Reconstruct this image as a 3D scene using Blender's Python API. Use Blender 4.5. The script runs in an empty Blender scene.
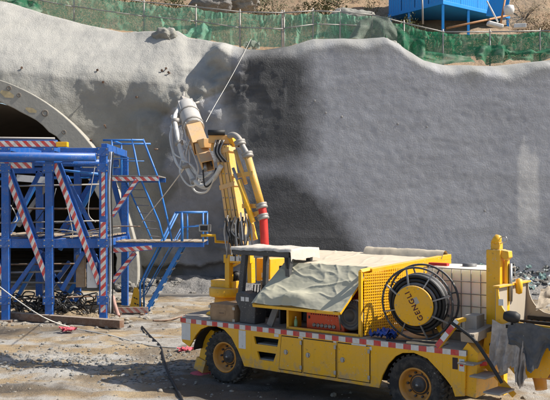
import bpy, math, random
import numpy as np
from mathutils import Vector, Matrix, noise
rnd = random.Random(7)
SC = bpy.context.scene
COL = SC.collection
R = math.radians

# ------------------------------------------------------------------ camera
FPX, CAMH, HY = 834.0, 3.43, 205.0          # focal length in photo pixels, eye height, horizon row
cam = bpy.data.cameras.new('camera')
cam.sensor_width = 36.0
cam.lens = FPX / 550.0 * 36.0
cam.shift_y = (HY - 200.0) / 550.0
cam.clip_end = 2000.0
co = bpy.data.objects.new('camera', cam)
co.location = (0, 0, CAMH)
co.rotation_euler = (R(90), 0, 0)
COL.objects.link(co)
SC.camera = co

# ------------------------------------------------------------------ sky, sun, exposure
SUN = Vector((0.70, -0.06, 0.71)).normalized()
el = math.asin(SUN.z); az = math.atan2(SUN.x, SUN.y)
w = bpy.data.worlds.new('World'); SC.world = w; w.use_nodes = True
nt = w.node_tree
sky = nt.nodes.new('ShaderNodeTexSky'); sky.sky_type = 'NISHITA'; sky.sun_disc = False
sky.sun_elevation = el; sky.sun_rotation = az; sky.dust_density = 1.5; sky.air_density = 1.0
bg = nt.nodes['Background']; bg.inputs['Strength'].default_value = 0.105
nt.links.new(sky.outputs[0], bg.inputs['Color'])
sl = bpy.data.lights.new('sun', 'SUN'); sl.energy = 5.0; sl.angle = R(0.53); sl.color = (1.0, 0.94, 0.84)
so = bpy.data.objects.new('sun', sl); so.rotation_euler = SUN.to_track_quat('Z', 'Y').to_euler(); so.location = (20, 0, 30)
COL.objects.link(so)
SC.view_settings.view_transform = 'Standard'; SC.view_settings.look = 'None'
SC.view_settings.exposure = 0.43; SC.view_settings.gamma = 1.0
SC.cycles.max_bounces = 6; SC.cycles.transparent_max_bounces = 12

# ------------------------------------------------------------------ helpers
def P(px, py, Y):
    return Vector(((px - 275.0) / FPX * Y, Y, CAMH + (HY - py) / FPX * Y))

OFF = {}
def tag(o, label=None, cat=None, group=None, kind=None):
    if label: o['label'] = label
    if cat: o['category'] = cat
    if group: o['group'] = group
    if kind: o['kind'] = kind
    elif cat: o['kind'] = 'thing'
    return o

def thing(name, label, cat, loc=(0, 0, 0), rz=0.0, group=None):
    o = bpy.data.objects.new(name, None); COL.objects.link(o)
    o.empty_display_size = 0.3
    o.location = loc; o.rotation_euler = (0, 0, rz)
    OFF[o] = Vector(loc) if rz == 0.0 else Vector((0, 0, 0))
    return tag(o, label, cat, group)

class MB:
    def __init__(s): s.v = []; s.f = []; s.uv = None; s.sm = []
    def add(s, vs, fs, smooth=False):
        b = len(s.v); s.v += [Vector(q) for q in vs]
        for f in fs: s.f.append(tuple(i + b for i in f)); s.sm.append(smooth)
        return s
    def box(s, c, d, rot=None):
        c = Vector(c); hx, hy, hz = d[0] / 2, d[1] / 2, d[2] / 2
        vs = [Vector((x, y, z)) for z in (-hz, hz) for y in (-hy, hy) for x in (-hx, hx)]
        if rot is not None: vs = [rot @ q for q in vs]
        return s.add([q + c for q in vs], [(0, 2, 3, 1), (4, 5, 7, 6), (0, 1, 5, 4), (2, 6, 7, 3), (0, 4, 6, 2), (1, 3, 7, 5)])
    def bx(s, x0, x1, y0, y1, z0, z1):
        return s.box(((x0 + x1) / 2, (y0 + y1) / 2, (z0 + z1) / 2), (abs(x1 - x0), abs(y1 - y0), abs(z1 - z0)))
    def bar(s, p0, p1, wd, ht, side=(0, 1, 0), w2=None, h2=None):
        p0 = Vector(p0); p1 = Vector(p1); d = (p1 - p0).normalized()
        side = Vector(side); side = (side - d * side.dot(d))
        if side.length < 1e-4: side = Vector((1, 0, 0)) - d * d.x
        side.normalize(); up = d.cross(side)
        w2 = wd if w2 is None else w2; h2 = ht if h2 is None else h2
        vs = []
        for p, a, b in ((p0, wd / 2, ht / 2), (p1, w2 / 2, h2 / 2)):
            vs += [p + side * a + up * b, p - side * a + up * b, p - side * a - up * b, p + side * a - up * b]
        return s.add(vs, [(0, 1, 2, 3), (7, 6, 5, 4), (0, 4, 5, 1), (1, 5, 6, 2), (2, 6, 7, 3), (3, 7, 4, 0)])
    def tube(s, pts, r, n=10, cap=True):
        pts = [Vector(p) for p in pts]; vs = []; fs = []
        rr = r if isinstance(r, (list, tuple)) else [r] * len(pts)
        prev = None
        for i, p in enumerate(pts):
            a = pts[max(i - 1, 0)]; b = pts[min(i + 1, len(pts) - 1)]
            d = (b - a).normalized()
            if prev is None:
                u = d.orthogonal().normalized()
            else:
                u = (prev - d * prev.dot(d))
                u = u.normalized() if u.length > 1e-5 else d.orthogonal().normalized()
            prev = u; v = d.cross(u)
            for k in range(n):
                t = 2 * math.pi * k / n
                vs.append(p + (u * math.cos(t) + v * math.sin(t)) * rr[i])
        for i in range(len(pts) - 1):
            for k in range(n):
                fs.append((i * n + k, i * n + (k + 1) % n, (i + 1) * n + (k + 1) % n, (i + 1) * n + k))
        s.add(vs, fs, True)
        if cap:
            m = len(pts) - 1
            b = len(s.v) - len(vs)
            s.f.append(tuple(b + k for k in reversed(range(n)))); s.sm.append(False)
            s.f.append(tuple(b + m * n + k for k in range(n))); s.sm.append(False)
        return s
    def lathe(s, c, axis, prof, n=40, smooth=True, closed=False):
        c = Vector(c); axis = Vector(axis).normalized(); u = axis.orthogonal().normalized(); v = axis.cross(u)
        vs = []; fs = []; m = len(prof)
        for k in range(n):
            t = 2 * math.pi * k / n; e = u * math.cos(t) + v * math.sin(t)
            for r, h in prof: vs.append(c + e * r + axis * h)
        for k in range(n):
            k2 = (k + 1) % n
            for i in range(m if closed else m - 1):
                j = (i + 1) % m
                fs.append((k * m + i, k2 * m + i, k2 * m + j, k * m + j))
        return s.add(vs, fs, smooth)
    def prism(s, poly, fn, a, b):
        n = len(poly)
        vs = [fn(p[0], p[1], a) for p in poly] + [fn(p[0], p[1], b) for p in poly]
        fs = [tuple(range(n)), tuple(reversed(range(n, 2 * n)))]
        fs += [(i, i + n, (i + 1) % n + n, (i + 1) % n) for i in range(n)]
        return s.add(vs, fs)
    def grid(s, nu, nv, fn, smooth=True):
        vs = [fn(i / (nu - 1), j / (nv - 1)) for j in range(nv) for i in range(nu)]
        fs = [(j * nu + i, j * nu + i + 1, (j + 1) * nu + i + 1, (j + 1) * nu + i) for j in range(nv - 1) for i in range(nu - 1)]
        return s.add(vs, fs, smooth)
    def tape(s, p0, p1, wd, nrm, th=0.004, lift=0.0):
        """thin printed band with a UV that runs in metres along it"""
        p0 = Vector(p0); p1 = Vector(p1); n = Vector(nrm).normalized(); d = p1 - p0; L = d.length; d.normalize()
        n = (n - d * n.dot(d)).normalized(); sd = n.cross(d)
        if s.uv is None: s.uv = {}
        b = len(s.v)
        for k, h in enumerate((lift, lift + th)):
            for (q, l) in ((p0, 0), (p1, L)):
                for sg in (-1, 1):
                    s.uv[len(s.v)] = (l, sg * wd / 2); s.v.append(q + sd * sg * wd / 2 + n * h)
        for f in [(0, 1, 3, 2), (4, 6, 7, 5), (0, 4, 5, 1), (2, 3, 7, 6), (0, 2, 6, 4), (1, 5, 7, 3)]:
            s.f.append(tuple(i + b for i in f)); s.sm.append(False)
        return s
    def xf(s, M):
        s.v = [M @ q for q in s.v]; return s
    def build(s, name, mat, parent=None, bevel=0.0, world_origin=False, attrs=None, recalc=True):
        off = OFF.get(parent, Vector((0, 0, 0))) if parent is not None else None
        if parent is None:
            if world_origin: off = Vector((0, 0, 0))
            else:
                xs = [q.x for q in s.v]; ys = [q.y for q in s.v]; zs = [q.z for q in s.v]
                off = Vector(((min(xs) + max(xs)) / 2, (min(ys) + max(ys)) / 2, min(zs)))
        me = bpy.data.meshes.new(name)
        me.from_pydata([tuple(q - off) for q in s.v], [], s.f)
        me.polygons.foreach_set('use_smooth', s.sm)
        if s.uv:
            ul = me.uv_layers.new(name='UVMap')
            for lp in me.loops: ul.data[lp.index].uv = s.uv.get(lp.vertex_index, (0, 0))
        for k, vals in (attrs or {}).items():
            a = me.attributes.new(k, 'FLOAT', 'POINT'); a.data.foreach_set('value', vals)
        if recalc and len(s.f) < 30000:
            import bmesh
            bm = bmesh.new(); bm.from_mesh(me); bmesh.ops.recalc_face_normals(bm, faces=bm.faces); bm.to_mesh(me); bm.free()
        me.materials.append(mat)
        o = bpy.data.objects.new(name, me); COL.objects.link(o)
        if parent is not None:
            o.parent = parent; OFF[o] = off
        else:
            o.location = off; OFF[o] = off
        if bevel > 0:
            m = o.modifiers.new('bevel', 'BEVEL'); m.width = bevel; m.segments = 2; m.limit_method = 'ANGLE'; m.angle_limit = R(40)
        return o

def smooth(a, b, x):
    t = min(1, max(0, (x - a) / (b - a))); return t * t * (3 - 2 * t)

def spline(pts, n=8):
    pts = [Vector(p) for p in pts]; out = []
    for i in range(len(pts) - 1):
        p0 = pts[max(i - 1, 0)]; p1 = pts[i]; p2 = pts[i + 1]; p3 = pts[min(i + 2, len(pts) - 1)]
        for k in range(n):
            t = k / n
            out.append(0.5 * ((2 * p1) + (p2 - p0) * t + (2 * p0 - 5 * p1 + 4 * p2 - p3) * t * t + (3 * p1 - p0 - 3 * p2 + p3) * t ** 3))
    out.append(pts[-1]); return out

# ------------------------------------------------------------------ materials
class NB:
    """small node builder"""
    def __init__(s, name):
        s.m = bpy.data.materials.new(name); s.m.use_nodes = True; s.t = s.m.node_tree
        s.b = s.t.nodes['Principled BSDF']; s.out = s.t.nodes['Material Output']
        s.tc = None
    def n(s, typ, **kw):
        nd = s.t.nodes.new(typ)
        for k, v in kw.items(): setattr(nd, k, v)
        return nd
    def coord(s, which='Object'):
        if s.tc is None: s.tc = s.n('ShaderNodeTexCoord')
        return s.tc.outputs[which]
    def link(s, a, b): s.t.links.new(a, b)
    def noise(s, scale, detail=4, rough=0.55, vec=None, dist=0.0):
        nd = s.n('ShaderNodeTexNoise'); nd.inputs['Scale'].default_value = scale; nd.inputs['Detail'].default_value = detail
        nd.inputs['Roughness'].default_value = rough; nd.inputs['Distortion'].default_value = dist
        s.link(vec if vec is not None else s.coord(), nd.inputs['Vector']); return nd.outputs['Fac']
    def ramp(s, fac, a, b, ca=0.0, cb=1.0):
        nd = s.n('ShaderNodeMapRange'); nd.inputs['From Min'].default_value = a; nd.inputs['From Max'].default_value = b
        nd.inputs['To Min'].default_value = ca; nd.inputs['To Max'].default_value = cb; nd.clamp = True
        s.link(fac, nd.inputs['Value']); return nd.outputs['Result']
    def mix(s, fac, a, b, blend='MIX'):
        nd = s.n('ShaderNodeMix', data_type='RGBA', blend_type=blend)
        for inp, val in ((nd.inputs[0], fac), (nd.inputs[6], a), (nd.inputs[7], b)):
            if isinstance(val, (int, float)): inp.default_value = val
            elif isinstance(val, tuple): inp.default_value = (*val, 1) if len(val) == 3 else val
            else: s.link(val, inp)
        return nd.outputs[2]
    def math(s, op, a, b=0.0):
        nd = s.n('ShaderNodeMath', operation=op)
        for inp, val in ((nd.inputs[0], a), (nd.inputs[1], b)):
            if isinstance(val, (int, float)): inp.default_value = val
            else: s.link(val, inp)
        return nd.outputs[0]
    def bump(s, h, strength=0.3, dist=0.02):
        nd = s.n('ShaderNodeBump'); nd.inputs['Strength'].default_value = strength; nd.inputs['Distance'].default_value = dist
        s.link(h, nd.inputs['Height']); s.link(nd.outputs['Normal'], s.b.inputs['Normal'])
    def attr(s, name):
        nd = s.n('ShaderNodeAttribute'); nd.attribute_name = name; return nd.outputs['Fac']
    def fin(s, col, rough=0.6, metal=0.0):
        if isinstance(col, tuple): s.b.inputs['Base Color'].default_value = (*col, 1)
        else: s.link(col, s.b.inputs['Base Color'])
        if isinstance(rough, (int, float)): s.b.inputs['Roughness'].default_value = rough
        else: s.link(rough, s.b.inputs['Roughness'])
        s.b.inputs['Metallic'].default_value = metal
        return s.m

DUST = (0.46, 0.41, 0.34)
def paint(name, col, rough=0.45, dust=0.35, metal=0.0, grime=(0.10, 0.075, 0.05), scale=1.0, dustcol=DUST, top=0.5, mud=False, chip=0.62):
    """paint with cement dust lying on upward faces, blotchy wear and small scratches"""
    k = NB(name)
    n1 = k.noise(2.3 * scale, 6, 0.65); n2 = k.noise(11 * scale, 5, 0.7); n3 = k.noise(60 * scale, 3)
    c = k.mix(k.ramp(n1, 0.35, 0.75, 0, 0.25), col, tuple(x * 0.72 for x in col))
    c = k.mix(k.ramp(n2, chip, chip + .10, 0, 0.65), c, grime)
    g = k.n('ShaderNodeNewGeometry'); sp = k.n('ShaderNodeSeparateXYZ'); k.link(g.outputs['Normal'], sp.inputs[0])
    up = k.ramp(sp.outputs['Z'], 0.3, 0.9, 0, top)
    pat = k.ramp(n1, 0.42, 0.68, 0, dust)
    f = k.math('MULTIPLY', k.math('ADD', up, pat), k.ramp(n3, 0.25, 0.65, 0.55, 1.0)); f = k.math('MINIMUM', f, 0.95)
    c = k.mix(f, c, dustcol)
    sp1 = k.noise(34 * scale ** .5, 2, 0.5); spm = k.noise(1.4, 4, 0.6)
    sf = k.math('MULTIPLY', k.ramp(sp1, 0.66, 0.70, 0, 0.85), k.ramp(spm, 0.42, 0.6)); c = k.mix(sf, c, (0.50, 0.48, 0.44))
    ms = k.n('ShaderNodeMapping'); k.link(k.coord(), ms.inputs[0]); ms.inputs['Scale'].default_value = (1, 1, 0.07)
    stk = k.noise(16, 4, 0.65, vec=ms.outputs[0]); c = k.mix(k.math('MULTIPLY', k.ramp(stk, 0.55, 0.8, 0, 0.5), k.ramp(spm, 0.35, 0.6)), c, tuple(x * 0.45 for x in col))
    if mud:
        so_ = k.n('ShaderNodeSeparateXYZ'); k.link(k.coord(), so_.inputs[0]); mn = k.noise(5.0, 6, 0.7)
        mf = k.math('ADD', k.ramp(so_.outputs['Z'], 0.3, 1.15, 0.28, -0.12), mn); c = k.mix(k.ramp(mf, 0.66, 0.80, 0, 0.6), c, (0.36, 0.30, 0.22))
        c = k.mix(k.ramp(k.noise(70, 2, .5), 0.68, 0.72, 0, 0.7), c, (0.20, 0.10, 0.04))
    k.bump(n3, 0.06, 0.01)
    r = k.math('MINIMUM', k.math('ADD', k.math('MULTIPLY', f, 0.5), rough), 0.95)
    return k.fin(c, r, metal)

def plain(name, col, rough=0.7, metal=0.0, var=0.25, scale=6.0, bump=0.15):
    k = NB(name); n1 = k.noise(scale, 6, 0.65); n2 = k.noise(scale * 7, 4)
    c = k.mix(k.ramp(n1, 0.3, 0.7), tuple(x * (1 - var) for x in col), tuple(min(1, x * (1 + var * 0.5)) for x in col))
    k.bump(n2, bump, 0.01); return k.fin(c, rough, metal)

YEL = paint('yellow_paint', (0.90, 0.47, 0.007), 0.36, 0.16, top=0.5, mud=True)
YEL2 = paint('bright_yellow_paint', (0.90, 0.48, 0.010), 0.35, 0.10, top=0.3)
YELB = paint('faded_yellow_boom_paint', (0.76, 0.42, 0.07), 0.45, 0.35, top=0.35, scale=2.0)
BOOM = paint('dusty_boom_paint', (0.80, 0.46, 0.16), 0.5, 0.45, top=0.4, scale=2.0)
BLU = paint('blue_paint', (0.006, 0.105, 0.42), 0.38, 0.13, grime=(0.15, 0.085, 0.05), chip=0.575, top=0.3, scale=2.0)
BLU2 = paint('light_blue_rail_paint', (0.012, 0.18, 0.56), 0.4, 0.08, grime=(0.14, 0.09, 0.06), top=0.25, scale=3.0)
HUTB = paint('hut_blue_sheet', (0.008, 0.30, 0.82), 0.4, 0.02, top=0.2)
DGREY = paint('dark_grey_paint', (0.055, 0.058, 0.065), 0.5, 0.12, top=0.35)
BLACK = plain('black_rubber', (0.018, 0.018, 0.019), 0.6, scale=9)
VOID = plain('dark_steel', (0.02, 0.02, 0.02), 0.8)
STEEL = paint('dusty_steel', (0.30, 0.29, 0.28), 0.5, 0.45, metal=0.3, top=0.5, scale=3)
RUST = paint('rusty_steel', (0.16, 0.085, 0.05), 0.75, 0.35, scale=3, top=0.5)
DECK = paint('dusty_deck_plate', (0.22, 0.20, 0.18), 0.7, 0.5, scale=2, top=0.6)
TYRE = paint('tyre_rubber', (0.02, 0.02, 0.021), 0.8, 0.32, scale=3.0, dustcol=(0.30, 0.26, 0.21), top=0.35)
RIM = paint('orange_rim', (0.62, 0.27, 0.03), 0.5, 0.25, scale=3, top=0.2)
CHROME = plain('worn_zinc', (0.42, 0.42, 0.41), 0.45, 0.7)
ORANGE = paint('orange_red_paint', (0.72, 0.075, 0.012), 0.42, 0.10, top=0.35, scale=2)
WHITE = paint('white_panel', (0.74, 0.74, 0.72), 0.5, 0.2, top=0.2)
CARD = plain('brown_cardboard', (0.36, 0.235, 0.135), 0.85, var=0.25, scale=7)
WOOD = paint('weathered_wood', (0.30, 0.21, 0.13), 0.85, 0.5, scale=4)
RED = plain('red_hose', (0.62, 0.03, 0.02), 0.5)
PINK = plain('faded_red_cloth', (0.55, 0.10, 0.13), 0.9, scale=14)
GREYP = plain('grey_plastic', (0.16, 0.16, 0.165), 0.55)
WHOSE = plain('cement_grey_hose', (0.62, 0.61, 0.58), 0.8)
ROPE = plain('pale_rope', (0.62, 0.60, 0.55), 0.9)
BLUEBAG = plain('blue_plastic_bag', (0.04, 0.10, 0.42), 0.45, var=0.6, scale=25)

def cloth(name, col, scale=5, bump=0.4, dust=0.4, dcol=(0.55, 0.50, 0.42)):
    k = NB(name); n1 = k.noise(scale, 7, 0.65); n2 = k.noise(scale * 5, 5, 0.6); wv = k.noise(260, 2)
    c = k.mix(k.ramp(n1, 0.4, 0.72, 0, dust), col, dcol)
    c = k.mix(k.ramp(n2, 0.62, 0.75, 0, 0.35), c, tuple(x * 0.5 for x in col))
    k.bump(k.math('ADD', n2, k.math('MULTIPLY', wv, 0.15)), bump, 0.01)
    return k.fin(c, 0.95)
TARP = cloth('grey_green_canvas', (0.45, 0.43, 0.32), scale=1.6, dust=0.3, bump=.25)
TARP2 = cloth('cream_dusty_canvas', (0.54, 0.465, 0.35), scale=2.5, dust=0.5, dcol=(0.60, 0.54, 0.44), bump=.25)
CANV = cloth('cement_caked_canvas', (0.50, 0.46, 0.40), scale=7, dust=0.5, dcol=(0.60, 0.57, 0.52))
APRON = cloth('wet_grey_rubber_sheet', (0.085, 0.09, 0.098), scale=5, dust=0.4, dcol=(0.26, 0.25, 0.24))
APRON2 = cloth('cement_grey_rubber_sheet', (0.34, 0.31, 0.29), scale=5, dust=0.95, dcol=(0.66, 0.61, 0.56))

def tapes(name, diag, period, ca=(0.66, 0.03, 0.025), cb=(0.78, 0.77, 0.74), dirt=0.45):
    k = NB(name); sp = k.n('ShaderNodeSeparateXYZ'); k.link(k.coord('UV'), sp.inputs[0])
    a = k.math('ADD', sp.outputs['X'], k.math('MULTIPLY', sp.outputs['Y'], diag))
    f = k.math('FRACT', k.math('DIVIDE', a, period)); f = k.math('GREATER_THAN', f, 0.5)
    c = k.mix(f, ca, cb); n1 = k.noise(9, 6, 0.7)
    c = k.mix(k.ramp(n1, 0.40, 0.68, 0.05, dirt + .2), c, (0.33, 0.29, 0.25)); return k.fin(c, 0.5)
HAZ = tapes('red_white_hazard_tape', 1.0, 0.26)
STRIP = tapes('red_white_reflective_strip', 0.0, 0.28, dirt=0.25)
HAZD = tapes('dirty_red_hazard_tape', 1.0, 0.22, (0.32, 0.06, 0.045), (0.42, 0.36, 0.32), 0.6)

def shotcrete():
    k = NB('shotcrete')
    wet_shade = k.attr('wet_shade'); fresh = k.attr('fresh'); pale = k.attr('pale')
    a = k.noise(0.55, 6, 0.6); b = k.noise(3.2, 6, 0.62); f = k.noise(16, 5, 0.6); g = k.noise(55, 3)
    dry = k.mix(k.ramp(a, 0.3, 0.7), (0.255, 0.25, 0.215), (0.335, 0.325, 0.285))
    new = k.mix(k.ramp(a, 0.3, 0.7), (0.44, 0.445, 0.475), (0.53, 0.535, 0.56))
    c = k.mix(fresh, dry, new)
    c = k.mix(k.ramp(b, 0.3, 0.75, 0, 0.5), c, k.mix(0.5, c, (0.2, 0.19, 0.18)))
    c = k.mix(k.ramp(pale, 0, 1, 0, 0.9), c, (0.74, 0.72, 0.69))
    wn = k.math('ADD', wet_shade, k.math('MULTIPLY', k.math('SUBTRACT', b, 0.5), 0.25))
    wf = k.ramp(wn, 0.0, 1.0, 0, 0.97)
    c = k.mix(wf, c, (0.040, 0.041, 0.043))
    mpw = k.n('ShaderNodeMapping'); k.link(k.coord(), mpw.inputs[0]); mpw.inputs['Scale'].default_value = (0.25, 1, 1.5)
    bands = k.noise(1.1, 5, 0.6, vec=mpw.outputs[0], dist=0.4)
    c = k.mix(k.ramp(bands, 0.45, 0.65, 0, 0.28), c, (0.24, 0.235, 0.23))
    mps = k.n('ShaderNodeMapping'); k.link(k.coord(), mps.inputs[0]); mps.inputs['Scale'].default_value = (3.0, 1, 0.22)
    strk = k.noise(1.3, 5, 0.6, vec=mps.outputs[0])
    c = k.mix(k.ramp(strk, 0.60, 0.75, 0, 0.22), c, (0.60, 0.59, 0.57))
    h = k.math('ADD', k.math('MULTIPLY', f, 1.0), k.math('MULTIPLY', g, 0.35))
    k.bump(h, 0.75, 0.045)
    return k.fin(c, k.ramp(wf, 0, 1, 0.95, 0.6))
SHOT = shotcrete()

def concrete(name, col, stain=(0.30, 0.26, 0.2)):
    k = NB(name); a = k.noise(0.8, 7, 0.65); b = k.noise(6, 6, 0.6); d = k.noise(40, 3)
    c = k.mix(k.ramp(a, 0.35, 0.7), col, tuple(x * 0.8 for x in col)); c = k.mix(k.ramp(b, 0.6, 0.75, 0, 0.5), c, stain)
    k.bump(k.math('ADD', b, k.math('MULTIPLY', d, 0.3)), 0.35, 0.03); return k.fin(c, 0.9)
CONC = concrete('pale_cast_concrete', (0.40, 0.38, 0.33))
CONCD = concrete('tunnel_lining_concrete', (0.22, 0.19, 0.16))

def ground_mat():
    k = NB('site_ground'); a = k.noise(0.22, 6, 0.6, dist=0.6); b = k.noise(1.1, 7, 0.65, dist=0.4); d = k.noise(7, 6, 0.65); e = k.noise(38, 4, 0.6)
    vec = k.n('ShaderNodeMapping'); k.link(k.coord(), vec.inputs[0]); vec.inputs['Scale'].default_value = (0.6, 1.2, 1); vec.inputs['Rotation'].default_value = (0, 0, 0.12)
    s1 = k.noise(0.8, 6, 0.6, vec=vec.outputs[0], dist=0.5)
    c = k.mix(k.ramp(b, 0.35, 0.65), (0.27, 0.19, 0.105), (0.37, 0.285, 0.175))
    c = k.mix(k.ramp(s1, 0.46, 0.56, 0, 0.9), c, (0.37, 0.355, 0.33))
    c = k.mix(k.ramp(a, 0.55, 0.66, 0, 0.75), c, (0.38, 0.37, 0.35)); dk = k.noise(0.5, 6, 0.65, dist=.8); c = k.mix(k.ramp(dk, 0.48, 0.60, 0, 0.8), c, (0.14, 0.105, 0.068))
    c = k.mix(k.ramp(d, 0.58, 0.74, 0, 0.6), c, (0.19, 0.15, 0.105))
    c = k.mix(k.ramp(e, 0.62, 0.72, 0, 0.5), c, (0.55, 0.53, 0.49))
    wet_shade = k.attr('wet_shade'); wf = k.ramp(k.math('ADD', wet_shade, k.math('MULTIPLY', k.math('SUBTRACT', b, 0.5), 0.8)), 0.3, 0.8, 0, 0.8)
    c = k.mix(wf, c, (0.055, 0.046, 0.038))
    k.bump(k.math('ADD', d, k.math('MULTIPLY', e, 0.5)), 0.8, 0.05)
    return k.fin(c, k.ramp(wf, 0, 1, 0.95, 0.55))
GROUND = ground_mat()
def soil(name, c1, c2, c3, sc=0.5):
    k = NB(name); a = k.noise(sc, 7, 0.65); b = k.noise(sc * 8, 6, 0.65)
    c = k.mix(k.ramp(a, 0.35, 0.65), c1, c2); c = k.mix(k.ramp(b, 0.5, 0.7, 0, 0.8), c, c3)
    k.bump(b, 0.9, 0.15); return k.fin(c, 0.95)
HILL = soil('dry_hillside', (0.30, 0.19, 0.11), (0.40, 0.29, 0.19), (0.16, 0.14, 0.075))
PEBM = soil('pale_pebble', (0.40, 0.35, 0.28), (0.50, 0.47, 0.42), (0.30, 0.25, 0.18), 2.0)
ROCKM = soil('rubble_stone', (0.30, 0.28, 0.25), (0.42, 0.40, 0.37), (0.22, 0.19, 0.15), 2.0)
HEAPM = soil('rebound_heap', (0.20, 0.195, 0.19), (0.33, 0.31, 0.29), (0.12, 0.11, 0.10), 1.2)

def net(name, col, cover):
    k = NB(name); n1 = k.noise(2.2, 5, 0.6); n2 = k.noise(9, 4)
    c = k.mix(k.ramp(n1, 0.45, 0.7, 0, 0.6), col, (0.40, 0.43, 0.36)); k.fin(c, 0.9)
    tr = k.n('ShaderNodeBsdfTransparent'); tl = k.n('ShaderNodeBsdfTranslucent'); k.link(c, tl.inputs[0])
    m1 = k.n('ShaderNodeMixShader'); m1.inputs[0].default_value = 0.35; k.link(k.b.outputs[0], m1.inputs[1]); k.link(tl.outputs[0], m1.inputs[2])
    m2 = k.n('ShaderNodeMixShader'); n3 = k.noise(26, 2, .5); cv = k.math('ADD', k.ramp(n2, 0.3, 0.7, cover - 0.12, cover + 0.08), k.ramp(n3, .35, .65, -.28, .2)); cv = k.math('MINIMUM', cv, 1.0); k.link(cv, m2.inputs[0])
    k.link(tr.outputs[0], m2.inputs[1]); k.link(m1.outputs[0], m2.inputs[2]); k.link(m2.outputs[0], k.out.inputs[0])
    return k.m
NETL = net('pale_green_shade_net', (0.17, 0.42, 0.29), 0.86)
NETD = net('green_shade_net', (0.02, 0.17, 0.085), 0.95)
NETM = net('mid_green_shade_net', (0.035, 0.25, 0.13), 0.98)
NETG = net('dusty_grey_green_net', (0.20, 0.24, 0.20), 0.93)

def leafm(name, col):
    k = NB(name); n1 = k.noise(3, 3); c = k.mix(k.ramp(n1, 0.3, 0.7), tuple(x * 0.6 for x in col), tuple(x * 1.4 for x in col)); return k.fin(c, 0.8)
LEAF = leafm('olive_leaf', (0.075, 0.085, 0.03)); LEAFD = leafm('dry_leaf', (0.19, 0.14, 0.07)); BARK = plain('bark', (0.12, 0.09, 0.06), 0.9)

#==SETTING==
# ------------------------------------------------------------------ ground
def lines(fine0, fine1, st, far):
    a = list(np.arange(fine0, fine1, st)); d = st; x = fine0; lo = []
    while x > -far: d *= 1.35; x -= d; lo.append(x)
    d = st; x = a[-1]; hi = []
    while x < far: d *= 1.35; x += d; hi.append(x)
    return lo[::-1] + a + hi
def gz(x, y):
    n = noise.fractal(Vector((x * 0.5, y * 0.5, 3.1)), 1.0, 2.0, 4) * 0.05 + noise.fractal(Vector((x * 2.2, y * 2.2, 8.0)), 0.8, 2.1, 4) * 0.034
    n += 0.10 * smooth(26, 33, y)
    for (ox, oy, sl_) in ((-3, 15.3, .05), (-3, 17.0, .05), (-4, 19.6, -.12), (-4, 21.0, -.12)):
        d_ = y - oy - sl_ * (x - ox) - .25 * math.sin(x * .35 + oy)
        if abs(d_) < .6 and x < 0.3: n += (-.055 * math.exp(-(d_ / .16) ** 2) + .035 * math.exp(-((abs(d_) - .28) / .10) ** 2)) * (.6 + .5 * noise.noise(Vector((x * 1.5, oy, 0)))) + (.008 * math.sin(x * 42 + (8 if d_ > 0 else -8) * d_ * 3) if abs(d_) < .16 else 0)
    return n * smooth(0, 6, y)
xs = lines(-14, 9, 0.085, 260); ys = lines(12.5, 33.5, 0.085, 260)
mb = MB(); wet_shade = []
for y in ys:
    for x in xs:
        ins = -14.5 < x < 10 and 10 < y < 36
        mb.v.append(Vector((x, y, gz(x, y) if ins else 0.0)))
        e = 1.0 - min(1, math.hypot((x + 5.0) / 3.2, (y - 15.4) / 1.0)); truck_shade = 1.6 - min(1.6, math.hypot((x - 0.6) / 2.8, (y - 14.3 + .62 * (x - .6)) / 1.3))  # second patch deepens the truck's shadow on the ground with dark mud colour
        e3 = 1.3 - min(1.3, math.hypot((x + 8.0) / 3.6, (y - 22.6) / 1.5))  # dark earth along the gantry front
        wet_shade.append(max(e * 0.9, truck_shade * 1.1, e3 * 0.8, 0))
nx = len(xs)
mb.f = [(j * nx + i, j * nx + i + 1, (j + 1) * nx + i + 1, (j + 1) * nx + i) for j in range(len(ys) - 1) for i in range(nx - 1)]
mb.sm = [True] * len(mb.f)
o = mb.build('ground', GROUND, attrs={'wet_shade': wet_shade}, world_origin=True); tag(o, 'bare sandy site ground with grey cement rebound', 'ground', kind='structure')

# ------------------------------------------------------------------ sprayed wall
CR = [(-150, -26, 38.0), (-60, -12, 37.2), (0, 2, 36.6), (13, 4, 36.5), (46, 15, 36.2), (74, 22, 36.0), (122, 32, 35.5), (148, 31, 35.2), (178, 31, 35.0), (188, 37, 34.9), (226, 43, 34.6), (246, 49, 34.2), (264, 50, 34.0), (290, 46, 34.0), (313, 39, 34.2), (356, 39, 34.3), (380, 38, 34.3), (394, 43, 34.2), (420, 60, 34.0), (443, 65, 33.9), (494, 66, 33.9), (550, 60, 34.0), (640, 58, 34.0), (760, 60, 34.0)]
crp = [P(*q) for q in CR]; CX = [q.x for q in crp]; CY = [q.y for q in crp]; CZ = [q.z for q in crp]
def crest(x): return float(np.interp(x, CX, CY)), float(np.interp(x, CX, CZ))
XS = -1.75                                             # where the later, thicker right-hand skin begins
ACX, ACZ, ARO, ARI, AYF = -12.98, 1.3, 7.36, 6.55, 32.3   # portal arch: centre, radii, front
def fbm(x, y, z, o=4): return noise.fractal(Vector((x, y, z)), 0.9, 2.1, o)
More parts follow.
